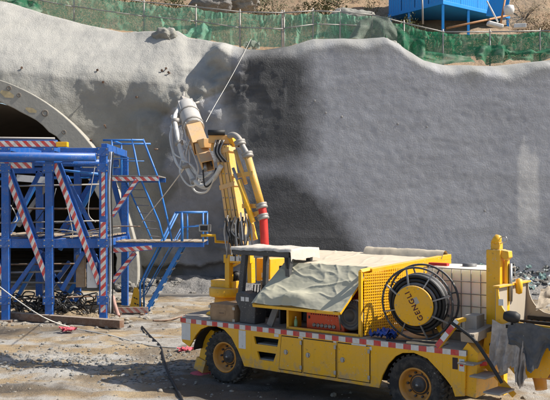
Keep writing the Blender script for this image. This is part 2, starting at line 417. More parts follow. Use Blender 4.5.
def wall_y(x, z):
    yc, zc = crest(x)
    st = XS + 0.75 * fbm(z * 0.8, 3, 1, 4) - 0.5 * smooth(5, 9.5, z)
    rr = smooth(st - 0.35, st + 0.35, x)
    knee = np.interp(x, [-13, -8, -4, -1.5], [9.4, 8.9, 8.7, 8.4])
    yl = 33.1 - 0.02 * z + 0.28 * math.sin(x * 0.9 + 1.0) * smooth(2, 6, z) * smooth(9, 7, z)
    if z > knee - 0.5:
        t = (z - knee + 0.5) / max(zc - knee + 0.5, 0.3)
        yl += (yc - 33.1 + 0.02 * zc) * (t ** 1.25)
    rb_ = 32.3 - 0.086 * (x + 1.75); yr = rb_ + 0.04 * z
    cr_ = 0.75 + 0.3 * fbm(x * .6, 0, 3, 3)
    if z > zc - cr_:
        t = (z - zc + cr_) / cr_
        yr += (yc - rb_ - 0.04 * zc) * t ** 2.2
    y = yl * (1 - rr) + yr * rr
    lip = 0.95 + 0.3 * fbm(x * 0.8, 0, 9, 4) + 0.25 * smooth(-4, -1, x)
    y += 0.45 * smooth(lip + 0.07, lip - 0.07, z) * smooth(-6.5, -5.5, x) * smooth(6.5, 4.5, x)
    b = fbm(x * 0.28, z * 0.28, 1.7, 3) * (0.30 - .29 * rr) + fbm(x * 1.1, z * 1.1, 4.4, 2) * (0.07 - .067 * rr) + fbm(x * 5.5, z * 5.5, 7.7, 3) * (.024 - .018 * rr)
    loc_ = math.exp(-(((x + 2.6) / 1.9) ** 2 + ((z - 7.9) / 1.5) ** 2)); b += loc_ * (0.27 * fbm(x * 1.25, z * 1.25, 31, 4) + 0.10 * abs(fbm(x * 3, z * 3, 12, 3)))
    # hollow with a hooked lip left of the nozzle
    hx, hz = x + 4.3, z - 7.0
    b -= 0.22 * math.exp(-(hx * hx / 1.4 + (hz + 0.25 * math.sin(hx * 2)) ** 2 / 0.05))
    return y - b * (0.8 + 0.2 * (1 - rr))
xw = np.arange(-19, 17.01, 0.075); NT = 150
mb = MB(); at_w, at_f, at_p = [], [], []
for x in xw:
    x = float(x); yc, zc = crest(x)
    zl = [-0.3 + (zc + 0.3) * t / NT for t in range(NT + 1)]
    for z in zl:
        y = wall_y(x, z)
        mb.v.append(Vector((x, y, z)))
        px = 275 + x * FPX / y; py = HY - (z - CAMH) * FPX / y
        nz = fbm(x * 0.9, z * 0.9, 21, 4) * 0.35
        w1 = 1.4 - max(math.hypot((px - 274) / 42, (py - 108) / 56), (px - 240) / 62) + nz * .5
        w2 = 1.3 - math.hypot((px - 280 - (py - 200) * 0.55) / 50, (py - 226) / 56) + nz * .5
        w3 = 1.1 - math.hypot((px - 206) / 60, (py - 240) / 70) + nz * .5  # wet spray and shadow darkened together left of the boom
        at_w.append(min(1, max(0, w1 * 2.1, w2 * 2.0, w3 * 0.8, .55 * smooth(135, 172, px + 25 * nz) * smooth(262, 235, px) * smooth(95, 120, py + 20 * nz))))  # last term paints the left wall's shade into the same mask
        bd = 166 + 9 * fbm(0, z * .8, 4, 3) * 2 + 66 * smooth(112, 88, py) + 8 * smooth(150, 230, py)
        at_f.append(smooth(bd - 3, bd + 4, px) * (1 - .75 * smooth(1.3, .2, zc - z + .5 * fbm(x, 0, 14, 3))))  # skin tone cut back near the crest, dimming the sunlit lip by colour
        e = smooth(516, 520, px) * smooth(541, 536, px) * smooth(145, 165, py + fbm(x * 3, 0, 5, 2) * 30) * smooth(250, 215, py)
        at_p.append(max(e, 0 if x > XS else smooth(6.5, 9.5, z) * 0.3))
    for t in range(1, 9):                                 # rolls over onto the bench behind
        mb.v.append(Vector((x, yc + t * 0.28, zc - 0.03 * t * t * 0.3 + fbm(x, t * 0.3, 2, 3) * 0.12)))
        at_w.append(0); at_f.append(smooth(XS - 0.2, XS + 0.3, x)); at_p.append(0.1)
nr = NT + 9
for i in range(len(xw) - 1):
    for j in range(nr - 1):
        q = mb.v[i * nr + j]
        if math.hypot(q.x - ACX, q.z - ACZ) < ARI + 0.3 and j < NT: continue
        mb.f.append((i * nr + j, (i + 1) * nr + j, (i + 1) * nr + j + 1, i * nr + j + 1)); mb.sm.append(True)
WALL = mb.build('shotcrete_wall', SHOT, attrs={'wet_shade': at_w, 'fresh': at_f, 'pale': at_p}, world_origin=True)
tag(WALL, 'tall rough sprayed concrete wall with dark freshly sprayed patches', 'wall')
# steel pins left sticking out of the wall
for (px, py, L) in [(98, 70, .12), (103, 82, .16), (166, 69, .2), (163, 71, .16), (170, 73, .2), (138, 97, .2), (106, 128, .4), (158, 149, .4), (91, 142, .25), (22, 68, .10), (326, 113, .03), (342, 117, .03), (398, 124, .03), (427, 127, .03), (315, 101, .03), (485, 211, .03)]:
    Y = 33.0
    for _ in range(6):
        q = P(px, py, Y); Y = wall_y(q.x, q.z)
    q = P(px, py, Y); d = Vector((rnd.uniform(-.3, .5), -1, rnd.uniform(-.2, .35))).normalized()
    m = MB()
    if L > .05:
        m.tube([q - d * 0.1, q + d * L], 0.022, 8); m.lathe(q + d * L * 0.75, d, [(0.0, -.02), (0.045, -.02), (0.05, 0.02), (0.0, 0.02)], 8, False)
    else: m.lathe(q, (0, -1, 0), [(.075, -.06), (.06, -.004), (.03, .006), (0, .008)], 10)
    m.build('rock_bolt', RUST if L > .05 else STEEL, WALL)

# ------------------------------------------------------------------ tunnel mouth
PORT = thing('tunnel_portal', 'pale concrete arch ring of tunnel mouth behind blue gantry', 'tunnel arch', (ACX, AYF, 0))
mb = MB(); pts = []
def arch(r, n=72): return [(ACX + r * math.cos(a) * (1 + 0.05 * smooth(0.5, -0.2, a) if a < 1 else 1), ACZ + r * math.sin(a)) for a in [(-0.24 + (math.pi + 0.48) * i / n) for i in range(n + 1)]]
ao, ai = arch(ARO), arch(ARI)
vs = []; n = len(ao)
for i in range(n):
    jit = 0.10 * noise.noise(Vector((i * 0.7, 0, 0)))
    for (p, y) in ((ao[i], AYF), (ai[i], AYF), (ai[i], AYF + 2.6), (ao[i], AYF + 2.6)):
        s = 1 + (jit / ARI if p is ai[i] else 0)
        vs.append((ACX + (p[0] - ACX) * s, y, ACZ + (p[1] - ACZ) * s))
fs = []
for i in range(n - 1):
    for k in range(4): fs.append((i * 4 + k, i * 4 + (k + 1) % 4, (i + 1) * 4 + (k + 1) % 4, (i + 1) * 4 + k))
mb.add(vs, fs, False); mb.build('arch_ring', CONC, PORT, bevel=0.03)
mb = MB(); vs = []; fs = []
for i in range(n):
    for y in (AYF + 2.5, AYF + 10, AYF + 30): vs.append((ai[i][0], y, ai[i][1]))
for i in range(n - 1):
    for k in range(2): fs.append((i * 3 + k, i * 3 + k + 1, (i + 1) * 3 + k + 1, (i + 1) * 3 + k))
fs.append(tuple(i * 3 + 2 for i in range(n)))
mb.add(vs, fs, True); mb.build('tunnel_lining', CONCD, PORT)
for (px, py, r) in [(9, 88, .09), (19, 95, .08), (45, 113, .13), (64, 132, .08)]:
    q = P(px, py, AYF - 0.0)
    MB().lathe(q + Vector((0, -.01, 0)), (0, 1, 0), [(0, .02), (r * .5, .02), (r * .6, -.012), (r, -.015), (r * 1.1, .03)], 16).build('bolt_pocket', CONCD, PORT)
for (px, py, sx, sz) in [(7, 94, .55, .3), (31, 110, .45, .22)]:
    q = P(px, py, AYF - 0.006)
    MB().add([q + Vector((a * sx * .5, 0, b * sz * .5)) for a, b in ((-1, .4), (-.3, -.9), (.9, -1), (1, -.3), (.3, .7), (-.8, 1))] , [(0, 1, 2, 3, 4, 5)]).build('timber_patch', plain('raw_timber', (0.55, 0.44, 0.25)), PORT)
# ------------------------------------------------------------------ bench and hillside behind the wall
def hillz(x, y):
    yc, zc = crest(x); d = y - yc - 1.0
    z = zc - 0.25 + 0.42 * max(d, 0) + 0.35 * max(d - 9, 0) ** 1.0
    return z + fbm(x * 0.35, y * 0.35, 5, 4) * 0.45 * smooth(0, 5, d) + fbm(x * 1.5, y * 1.5, 2, 3) * 0.12 * smooth(0, 2, d)
mb = MB(); hx = np.concatenate([np.arange(-70, -22, 4), np.arange(-22, 24, 0.35), np.arange(24, 80, 4)]); hd = list(np.arange(0, 16, 0.3)) + [18, 22, 28, 36, 50, 70]
for d in hd:
    for x in hx:
        yc, zc = crest(float(x)); y = yc + 0.9 + d
        mb.v.append(Vector((x, y, hillz(float(x), y))))
nx = len(hx); mb.f = [(j * nx + i, j * nx + i + 1, (j + 1) * nx + i + 1, (j + 1) * nx + i) for j in range(len(hd) - 1) for i in range(nx - 1)]; mb.sm = [True] * len(mb.f)
o = mb.build('hillside', HILL, world_origin=True); tag(o, 'dry brown hillside rising above the sprayed wall', 'hillside', kind='structure')

def rock_into(mb, c, s, seed, n=2):
    c = Vector(c); vs = []; fs = []
    nu, nv = 7, 5
    for j in range(nv + 1):
        for i in range(nu):
            th = math.pi * j / nv; ph = 2 * math.pi * (i + 0.5 * (j % 2)) / nu
            d = Vector((math.sin(th) * math.cos(ph), math.sin(th) * math.sin(ph), math.cos(th)))
            k = 1 + 0.55 * noise.noise(d * 1.3 + Vector((seed * 3.1, seed * 1.7, 0)))
            vs.append(c + Vector((d.x * s[0], d.y * s[1], d.z * s[2])) * k)
    for j in range(nv):
        for i in range(nu):
            fs.append((j * nu + i, j * nu + (i + 1) % nu, (j + 1) * nu + (i + 1) % nu, (j + 1) * nu + i))
    mb.add(vs, fs, False)

# rubble along the wall foot and loose stones on the ground
mb = MB()
for i in range(900):
    x = rnd.uniform(-6.5, 10.5); y = 32.6 - abs(rnd.gauss(0, 0.9)); s = rnd.uniform(0.03, 0.13) * (1.6 if rnd.random() < 0.1 else 1)
    if x < 5: y = 33.1 - abs(rnd.gauss(0, 0.8))
    h = 1.15 * smooth(4.5, 8, x) * smooth(29.4, 32.4, y) + 0.35 * smooth(31.5, 33, y)
    rock_into(mb, (x, y, gz(x, y) + h + s * 0.3), (s, s * rnd.uniform(.7, 1.3), s * rnd.uniform(.5, .9)), i)
o = mb.build('rubble', ROCKM, world_origin=True); tag(o, 'grey broken stones strewn along the wall foot', 'rubble', kind='stuff')
mb = MB()
for i in range(1900):
    y = rnd.uniform(13, 30); x = rnd.uniform(-0.36, 0.36) * y; s = abs(rnd.gauss(0, 0.018)) + 0.008
    if rnd.random() < .5: x = rnd.uniform(-8, -1); y = rnd.gauss(18.5, 1.2)
    rock_into(mb, (x, y, gz(x, y) + s * 0.2), (s, s * rnd.uniform(.7, 1.4), s * rnd.uniform(.4, .8)), i)
o = mb.build('gravel', PEBM, world_origin=True); tag(o, 'small loose stones scattered over the ground', 'gravel', kind='stuff')
mb = MB()
for i in range(900):
    t_ = rnd.random(); x = -8.5 + 6.8 * t_; y = 17.6 + .5 * math.sin(x * .9) + rnd.gauss(0, .75); s_ = abs(rnd.gauss(0, .022)) + .014
    rock_into(mb, (x, y, gz(x, y) + s_ * .12), (s_, s_ * rnd.uniform(.8, 1.4), s_ * rnd.uniform(.4, .7)), i)
o = mb.build('rebound_crumbs', soil('grey_crumb', (.33, .325, .31), (.42, .41, .39), (.25, .23, .2), 2.0), world_origin=True); tag(o, 'grey cement crumbs strewn across ground left of truck', 'rubble', kind='stuff')
# heaps of rebound under the wall
def heap(name, x0, x1, y0, y1, h, mat, label, seed):
    def f(a, b):
        x = x0 + (x1 - x0) * a; y = y0 + (y1 - y0) * b
        e = smooth(0, .25, a) * smooth(1, .8, a) * smooth(0, .75, b)
        return Vector((x, y, gz(x, y) - 0.06 + h * e * (0.8 + 0.5 * fbm(x * 0.8, y * 0.8, seed, 4)) + fbm(x * 4, y * 4, seed, 3) * 0.06 * e))
    o = MB().grid(90, 40, f).build(name, mat); return tag(o, label, 'rubble heap')
heap('rebound_heap', -6.2, 3.0, 30.6, 33.6, 0.55, HEAPM, 'low dark grey heap of sprayed concrete rebound under the lip', 3)
heap('debris_heap', 4.2, 13.5, 29.2, 33.2, 1.3, HEAPM, 'grey debris heap against the wall behind the hopper', 8)
# plastic scraps on the debris heap
for i in range(190):
    x = rnd.uniform(6.6, 10.4); y = rnd.uniform(30.2, 32.0); z = gz(x, y) + 1.15 * smooth(4.5, 8, x) * smooth(29.4, 32.0, y) + rnd.uniform(0.02, .16)
    s = rnd.uniform(.03, .13); sd = rnd.random() * 50
    m = MB().grid(6, 6, lambda a, b: Vector((x + (a - .5) * s * 2, y + (b - .5) * s, z + fbm(a * 2, b * 2, sd, 3) * s * 0.9 + (b - .5) * s * .8)))
    if i == 0: SCR = []
    SCR.append((m, i))
SM = [plain('white_plastic_scrap', (0.36, 0.40, 0.40), 0.6), plain('teal_plastic_scrap', (0.09, 0.17, 0.16), 0.6), plain('black_plastic_scrap', (0.03, 0.035, 0.035), 0.5)]
for k in range(3):
    m = MB()
    for mm, i in SCR:
        if i % 3 == k: m.add(mm.v, mm.f, True)
    o = m.build(('white_plastic_litter', 'teal_plastic_litter', 'black_plastic_litter')[k], SM[k]); tag(o, ('white', 'teal', 'black')[k] + ' plastic scraps mixed into the debris heap', 'litter', kind='stuff')
q = P(528, 257, 32.2)
o = MB().grid(16, 10, lambda a, b: q + Vector(((a - .5) * .85, -.25 * b + .1, (.5 - b) * .38 - .5 * (a - .4) ** 2 + fbm(a * 4, b * 3, 4, 3) * .16))).build('green_net_scrap', NETD)
tag(o, 'dark green net scrap lying on debris at the wall foot', 'net scrap')

# ------------------------------------------------------------------ fence along the wall top
def fence(posts, label, netm, toprail, low=True):
    pp = []
    for (px, pyb, pyt) in posts:
        Yf = None
        x = (px - 275) / FPX * 35.5
        for _ in range(5):
            Yf = crest(x)[0] + 0.9; x = (px - 275) / FPX * Yf
        b = P(px, pyb, Yf); t = P(px, pyt, Yf); pp.append((b, t))
    T = thing('net_fence', label, 'fence', (pp[0][0].x, pp[0][0].y, pp[0][0].z - 0.4))
    for b, t in pp:
        m = MB().tube([b - Vector((0, 0, .6)), t + Vector((0, 0, .12))], 0.032, 8); m.build('post', STEEL, T)
    for (b0, t0), (b1, t1) in zip(pp, pp[1:]):
        e = (t1 - t0) * 0.03
        MB().tube([t0 - e + Vector((0, -.05, 0)), t1 + e + Vector((0, -.05, 0))], 0.026, 8).build('rail', STEEL, T)
        if low: MB().tube([b0.lerp(t0, .5) - e + Vector((0, -.05, 0)), b1.lerp(t1, .48) + e + Vector((0, -.05, 0))], 0.024, 8).build('rail', STEEL, T)
        sd = rnd.random() * 90
        def f(a, b):
            p = b0.lerp(b1, a).lerp(t0.lerp(t1, a), b)
            sag = 0.10 * math.sin(a * math.pi) * b
            return p + Vector((0, 0.06 + 0.22 * fbm(a * 4, b * 1.0, sd, 3) + .08 * (1 - min(1, abs(fbm(a * 5, b * 2 + a * 3, sd + 4, 2)) * 4)) ** 2, -sag - 0.12 * (1 - b)))
        MB().grid(50, 16, f).build('net_panel', netm if isinstance(netm, bpy.types.Material) else netm[rnd.randrange(len(netm))], T)
    return T
fence([(-14, 6, -28), (28, 12, -16), (74, 21, -8), (144, 30, 2), (196, 35, 7), (240, 43, 12), (282, 44, 13)], 'pale green net fence on steel poles along the left wall top', NETL, 1)
fence([(284, 44, 13), (313, 37, 11), (340, 37, 12), (372, 38, 15)], 'low green net fence section in front of the pale boulder', NETL, 1)
fence([(372, 40, 15), (404, 50, 23), (443, 53, 32), (490, 53, 32), (540, 50, 31), (590, 48, 30)], 'green net fence below the blue hut at right', NETM, 1, False)
def drape(pxs, label, mat, seed, fold=0.25, spill=0.3):
    def f(a, b):
        px = np.interp(a, np.linspace(0, 1, len(pxs)), [q[0] for q in pxs]); pt = np.interp(a, np.linspace(0, 1, len(pxs)), [q[1] for q in pxs]); pb = np.interp(a, np.linspace(0, 1, len(pxs)), [q[2] for q in pxs])
        x = (px - 275) / FPX * 35; Y = crest(x)[0] + 0.62
        p = P(px, pt + (pb - pt) * b, Y)
        return p + Vector((0, -spill * b + fold * math.sin(a * 13 + seed + 2 * b) * (.4 + .6 * b) * .7 + fold * .6 * fbm(a * 3, b * 1.5, seed, 2), fbm(a * 4, b * 2, seed + 5, 2) * .07))
    o = MB().grid(70, 16, f).build('loose_net', mat); return tag(o, label, 'net')
drape([(349, 38, 40), (360, 20, 40), (374, 15, 39), (388, 18, 41), (400, 30, 50)], 'dusty grey net bunched over the fence beside the boulder', NETG, 1)
drape([(385, 22, 42), (398, 26, 54), (410, 34, 58), (424, 38, 60)], 'dark green net hanging in folds left of the hut', NETD, 4, .35)
drape([(378, 40, 42), (396, 46, 54), (415, 50, 62), (440, 53, 66), (470, 56, 66)], 'crumpled dark green net heaped on the wall crest', NETD, 9, .4, .5)
drape([(474, 48, 62), (486, 46, 65), (500, 44, 64), (508, 46, 60)], 'dark green net fold sagging below the hut corner', NETD, 14, .35)
drape([(505, 50, 58), (520, 50, 63), (538, 50, 62), (556, 48, 60)], 'tangled green net at the far right of the crest', NETD, 17, .45)
drape([(184, 34, 37), (194, 27, 40), (204, 24, 41), (212, 28, 42)], 'pale green net slumped over the crest above the boom', NETL, 21, .25)
drape([(8, 1, 4), (20, -2, 8), (32, 0, 12), (42, 6, 14)], 'green net rolled up at the upper left crest', NETD, 25, .3)
drape([(244, 43, 48), (252, 40, 51), (260, 42, 50)], 'bundled dark net on the crest by the white rope', NETG, 29, .35)

# boulders on the crest
def boulder(px, py, Y, s, label, mat=SHOT):
    q = P(px, py, Y); mb = MB()
    nu, nv = 56, 36
    def f(a, b):
        th = math.pi * b; ph = 2 * math.pi * a; d = Vector((math.sin(th) * math.cos(ph), math.sin(th) * math.sin(ph), math.cos(th)))
        k = 1 + 0.30 * fbm(d.x * 1.2 + px, d.y * 1.2, d.z * 1.2, 4) - 0.16 * abs(fbm(d.x * 1.6, d.y * 1.6 + px, d.z * 1.6, 3))
        return q + Vector((d.x * s[0], d.y * s[1], d.z * s[2])) * k
    o = mb.grid(nu, nv, f, True).build('boulder', mat); return tag(o, label, 'boulder')
boulder(352, 22, 38.0, (1.1, .8, .55), 'pale rounded boulder behind the net left of the hut')
boulder(212, 2, 39.5, (1.0, .8, .7), 'dark grey boulder behind the fence above the nozzle', HEAPM)
boulder(166, 38, 35.0, (.55, .5, .42), 'cement coated rock lump on the left wall crest')
boulder(388, 48, 34.3, (.5, .5, .38), 'cement coated rock ridge below the bunched grey net')
boulder(240, 2, 40.5, (1.0, .8, .55), 'pale grey boulder at the top edge above the boom', ROCKM)

# ------------------------------------------------------------------ blue hut on stilts
q = P(443, 4, 41.0); hz0 = q.z; HR = R(38)
ax = Vector((math.cos(HR), math.sin(HR), 0)); ay = Vector((-math.sin(HR), math.cos(HR), 0))
HUT = thing('site_hut', 'bright blue sheet metal hut on blue stilts above the fence', 'hut', (q.x, q.y, hz0 - 1.3))
LX, LY = 5.3, 3.7
MB().box(Vector((q.x, q.y, hz0 + .09)) + ax * LX / 2 + ay * LY / 2, (LX + .06, LY + .06, .18), Matrix.Rotation(HR, 3, 'Z')).build('floor_frame', HUTB, HUT, bevel=.01)
def hutwall(u0, d, L):
    nr = int(L / 0.16)
    for i in range(4):
        m = MB(); l0 = L * i / 4 + .01; l1 = L * (i + 1) / 4 - .01; nrm = Vector((d.y, -d.x, 0))
        pr = []
        kk = int((l1 - l0) / .08)
        for s_ in range(kk + 1):
            pr.append(u0 + d * (l0 + (l1 - l0) * s_ / kk) + nrm * (0.02 if s_ % 2 else 0.0))
        vs = [Vector((p.x, p.y, hz0 + .18)) for p in pr] + [Vector((p.x, p.y, hz0 + 2.9)) for p in pr]
        k2 = len(pr); m.add(vs, [(j, j + 1, k2 + j + 1, k2 + j) for j in range(k2 - 1)]).build('wall_panel', HUTB, HUT)
c0 = Vector((q.x, q.y, 0))
hutwall(c0, ax, LX); hutwall(c0 + ay * LY, -ay, LY)
hutwall(c0 + ax * LX, ay, LY); hutwall(c0 + ax * LX + ay * LY, -ax, LX)
MB().box(Vector((q.x, q.y, hz0 + 2.98)) + ax * LX / 2 + ay * LY / 2, (LX + .4, LY + .4, .12), Matrix.Rotation(HR, 3, 'Z')).build('roof', HUTB, HUT, bevel=.02)
for a in (0.06, 2.0, LX - .06):
    for b in (0.06, 2.3, LY - .06):
        if a == 2.0 and b == 2.3: continue
        p = c0 + ax * a + ay * b; MB().bx(p.x - .06, p.x + .06, p.y - .06, p.y + .06, hillz(p.x, p.y) - .3, hz0).build('stilt', HUTB, HUT)
p0 = P(507, 16, 41.5)
o = MB().box(p0 + Vector((-.35, 0, .9)), (1.0, .05, 1.9), Matrix.Rotation(R(-25), 3, 'Z') @ Matrix.Rotation(R(12), 3, 'Y')).build('blue_sheet', HUTB, bevel=.005); tag(o, 'loose blue sheet leaning at the right end of the hut', 'metal sheet')
o = MB().tube([P(447, 28, 39.5), P(510, 15, 41)], .05, 8).build('wooden_pole', plain('orange_wood', (.50, .26, .12))); tag(o, 'orange brown pole lying in front of the hut stilts', 'pole')
o = MB().tube([P(500, 27, 40), P(506, -6, 40.5)], .05, 8).build('timber_prop', plain('orange_wood_prop', (.46, .22, .10))); tag(o, 'slanted orange timber prop at the hut right corner', 'timber')
o = MB().tube([P(487, 1, 39.6), P(498, 22, 39.3)], .04, 8).build('white_pole', WHITE); tag(o, 'white pole leaning against the hut', 'pole')
o = MB().box(P(495, 25, 39.3), (.75, .4, .2), Matrix.Rotation(R(15), 3, 'Y')).build('white_bag', WHITE, bevel=.06); tag(o, 'flat white sack beside the orange timber prop', 'sack')
o = MB().lathe(P(509, 10, 40), (0, 0, 1), [(0, -.25), (.2, -.22), (.26, 0), (.22, .2), (0, .26)], 16).build('white_bucket', WHITE); tag(o, 'round white tub by the hut right corner', 'tub')
o = MB().box(P(520, 26, 39.2), (.55, .3, .2), Matrix.Rotation(R(-12), 3, 'Z')).build('white_block', WHITE, bevel=.02); tag(o, 'small white block on the slope right of the hut', 'block')
o = MB().tube([P(423, 24, 38.2), P(422, -8, 38.2)], .04, 8).build('pale_post', STEEL); tag(o, 'tall pale post in front of the hut left side', 'post')

# ------------------------------------------------------------------ shrubs
def shrub_mesh(seed, leaves=520, r=0.5):
    rr = random.Random(seed); m = MB()
    cl = [(Vector((rr.gauss(0, .5), rr.gauss(0, .5), abs(rr.gauss(.55, .3)))) * r * 1.4, rr.uniform(.25, .5) * r) for _ in range(9)]
    for _ in range(leaves):
        c, s = rr.choice(cl); p = c + Vector((rr.gauss(0, 1), rr.gauss(0, 1), rr.gauss(0, .8))) * s * .7
        if p.z < 0.02: p.z = 0.02
        d = Vector((rr.gauss(0, 1), rr.gauss(0, 1), rr.gauss(.3, 1))).normalized(); e = d.orthogonal().normalized() * rr.uniform(.3, .6)
        L = rr.uniform(.05, .11) * r * 2
        m.add([p, p + (d * .5 + e * .5) * L, p + d * L, p + (d * .5 - e * .5) * L], [(0, 1, 2, 3)])
    st = MB()
    for c, s in cl: st.tube([Vector((0, 0, -.15)), c * .5 + Vector((rr.gauss(0, .04), 0, 0)), c], [.02, .014, .006], 5)
    return m, st
SP = []
for k in range(4):
    m, st = shrub_mesh(k + 3, 620 if k < 2 else 420)
    T = thing('shrub', '', 'shrub'); m.build('foliage', LEAF if k % 2 == 0 else LEAFD, T, recalc=False); st.build('stem', BARK, T); SP.append(T)
spots = [(398, 14, 40.5), (408, 12, 41), (384, 10, 41.5), (372, 8, 42), (326, 6, 43), (312, 8, 42), (300, 5, 43), (287, 7, 42.5), (275, 3, 43.5), (262, 6, 42), (432, 27, 39), (452, 22, 39.5), (515, 6, 44), (530, 14, 42), (541, 8, 43.5), (548, 20, 41), (524, 2, 45), (180, 4, 42), (150, 0, 44), (120, 2, 42), (338, 2, 45), (228, 6, 42), (245, -3, 46), (536, -2, 47), (352, 0, 46)]
wh = ['left of the hut', 'right of the hut', 'behind the left fence', 'behind the boulder']
used = set()
for i, (px, py, Y) in enumerate(spots):
    k = (0 if i % 3 else 2) if px < 460 else (1 if i % 2 else 3)
    src = SP[k]
    if k in used:
        T = src.copy(); COL.objects.link(T)
        for ch in src.children:
            c = ch.copy(); COL.objects.link(c); c.parent = T
    else: T = src; used.add(k)
    x = (px - 275) / FPX * Y
    T.location = (x, Y, hillz(x, Y) + .0); T.rotation_euler = (0, 0, rnd.uniform(0, 6)); s = rnd.uniform(.8, 1.7); T.scale = (s, s, s * rnd.uniform(.8, 1.1))
    T['label'] = ('olive green' if k % 2 == 0 else 'dry brown') + ' shrub on the hillside ' + (wh[1] if px > 460 else wh[0] if px > 380 else wh[3] if px > 255 else wh[2])
    T['group'] = 'shrubs ' + (wh[1] if px > 460 else wh[0] if px > 380 else wh[3] if px > 255 else wh[2])
for k in range(4):
    if k not in used:
        for ch in list(SP[k].children): bpy.data.objects.remove(ch)
        bpy.data.objects.remove(SP[k])

#==GANTRY==
# ------------------------------------------------------------------ blue tunnel lining gantry
YF, YB = 24.5, 28.0
G = thing('tunnel_gantry', 'blue steel tunnel gantry with red and white striped beams', 'gantry', (-7.0, YF, 0))
X0, X1, X2, X3 = P(6, 0, YF).x, P(49.5, 0, YF).x, P(103.5, 0, YF).x, -9.7
def zf(py, Y=YF): return CAMH + (HY - py) / FPX * Y
V = Vector
# posts of both frames
for x, top in ((X3, 162), (X0, 166), (X1, 160), (X2, 150)):
    for Y in (YF, YB):
        o = MB().bx(x - .11, x + .11, Y - .10, Y + .10, 0.06, zf(top)).build('post', BLU, G, bevel=.012)
        MB().bx(x - .2, x + .2, Y - .18, Y + .18, 0.0, 0.06).build('base_plate', RUST, o)
# cross beams
for Y in (YF, YB):
    MB().tube([(X3 - 1, Y - .16, zf(156)), (P(97, 0, YF).x, Y - .16, zf(157.5))], .125, 16).build('pipe_beam', BLU, G)
    MB().bx(X3 - 1, P(57, 0, YF).x, Y - .1, Y + .1, zf(147.5), zf(140)).build('top_beam', BLU, G, bevel=.01)
    MB().bx(X3 - 1, P(34, 0, YF).x, Y - .10, Y + .06, zf(169), zf(162)).build('upper_beam', BLU, G, bevel=.01)
    MB().bx(X3 - 1, X2 - .1, Y - .07, Y + .09, zf(248), zf(239)).build('middle_beam', BLU, G, bevel=.01)
MB().tape((X3 - 1, YF - .1, zf(144)), (P(57, 0, YF).x, YF - .1, zf(144)), .17, (0, -1, 0), lift=.002).build('hazard_band', HAZ, G)
MB().tape((X3 - 1, YF - .1, zf(165.5)), (P(33, 0, YF).x, YF - .1, zf(165.5)), .17, (0, -1, 0), lift=.002).build('hazard_band', HAZ, G)
MB().tube([(X3 - 1, YF - .02, zf(137)), (P(55, 0, YF).x, YF - .02, zf(138.5))], .03, 8).build('cable_pipe', STEEL, G)
MB().bx(P(57, 0, YF).x, P(68, 0, YF).x, YF - .12, YF + .1, zf(147), zf(142)).build('end_bracket', YEL, G, bevel=.01)
# long top beams running back
for x in (X1, X2, X0):
    MB().bx(x - .09, x + .09, YF + .1, YB - .1, zf(150) - .02, zf(150) + .2).build('long_beam', BLU, G, bevel=.01)
    MB().bx(x - .08, x + .08, YF + .1, YB - .1, zf(247), zf(240)).build('long_beam', BLU, G, bevel=.01)
MB().bx(P(61, 0, YF).x, X2 + .1, YF - .1, YF + .08, zf(153), zf(148)).build('corner_beam', BLU, G, bevel=.01)
MB().bx(X1 + .12, X2 - .12, YB - .1, YB + .05, zf(176, YB), zf(168, YB)).build('rear_tie_beam', BLU, G, bevel=.01)
# striped diagonals on the front, plain ones behind
def diag(p0, p1, Y, mat=BLU, wd=.17, tape=None, name='diagonal_brace'):
    a, b = P(*p0, Y), P(*p1, Y)
    o = MB().bar(a, b, .14, wd, side=(0, 1, 0)).build(name, mat, G, bevel=.008)
    if tape: MB().tape(a, b, tape, (0, -1, 0), lift=.0725).build('hazard_band', HAZ, o)
    return o
diag((6, 170), (50, 286), YF - .02, tape=.15); diag((55, 164), (100, 284), YF - .02, tape=.15)
diag((10, 170), (53, 284), YF + .14, wd=.14); diag((59, 164), (103, 280), YF + .14, wd=.14)
diag((-38, 170), (6, 284), YF - .02, tape=.15)
diag((42, 250), (6, 300), YF + .05, wd=.12); diag((84, 252), (62, 290), YF + .05, wd=.12)
diag((97, 176), (62, 232), YB, wd=.22); diag((70, 262), (42, 300), YB, wd=.16)
diag((52, 178), (18, 226), YB, mat=STEEL, wd=.14); diag((112, 176), (128, 240), YB, wd=.16)
diag((40, 255), (74, 305), YB, wd=.14)
o = MB().tape((X2 + .01, YF - .1, zf(222)), (X2 + .01, YF - .1, zf(312)), .15, (0, -1, 0), lift=.002).build('hazard_band', HAZ, G)
MB().tape((X2 + .01, YF - .1, zf(168)), (X2 + .01, YF - .1, zf(216)), .1, (0, -1, 0), lift=.002).build('hazard_band', HAZ, G)
# ladder of conduits up the right post
for i in range(3):
    x = X2 + .15 + i * .05
    MB().tube(spline([(x, YF - .02 + i * .04, .25), (x + .02, YF, 2.2), (x - .02, YF, 3.9), (x + .02, YF + .1, 5.0)], 6), .02, 6).build('conduit', (GREYP, WHITE, BLACK)[i], G)
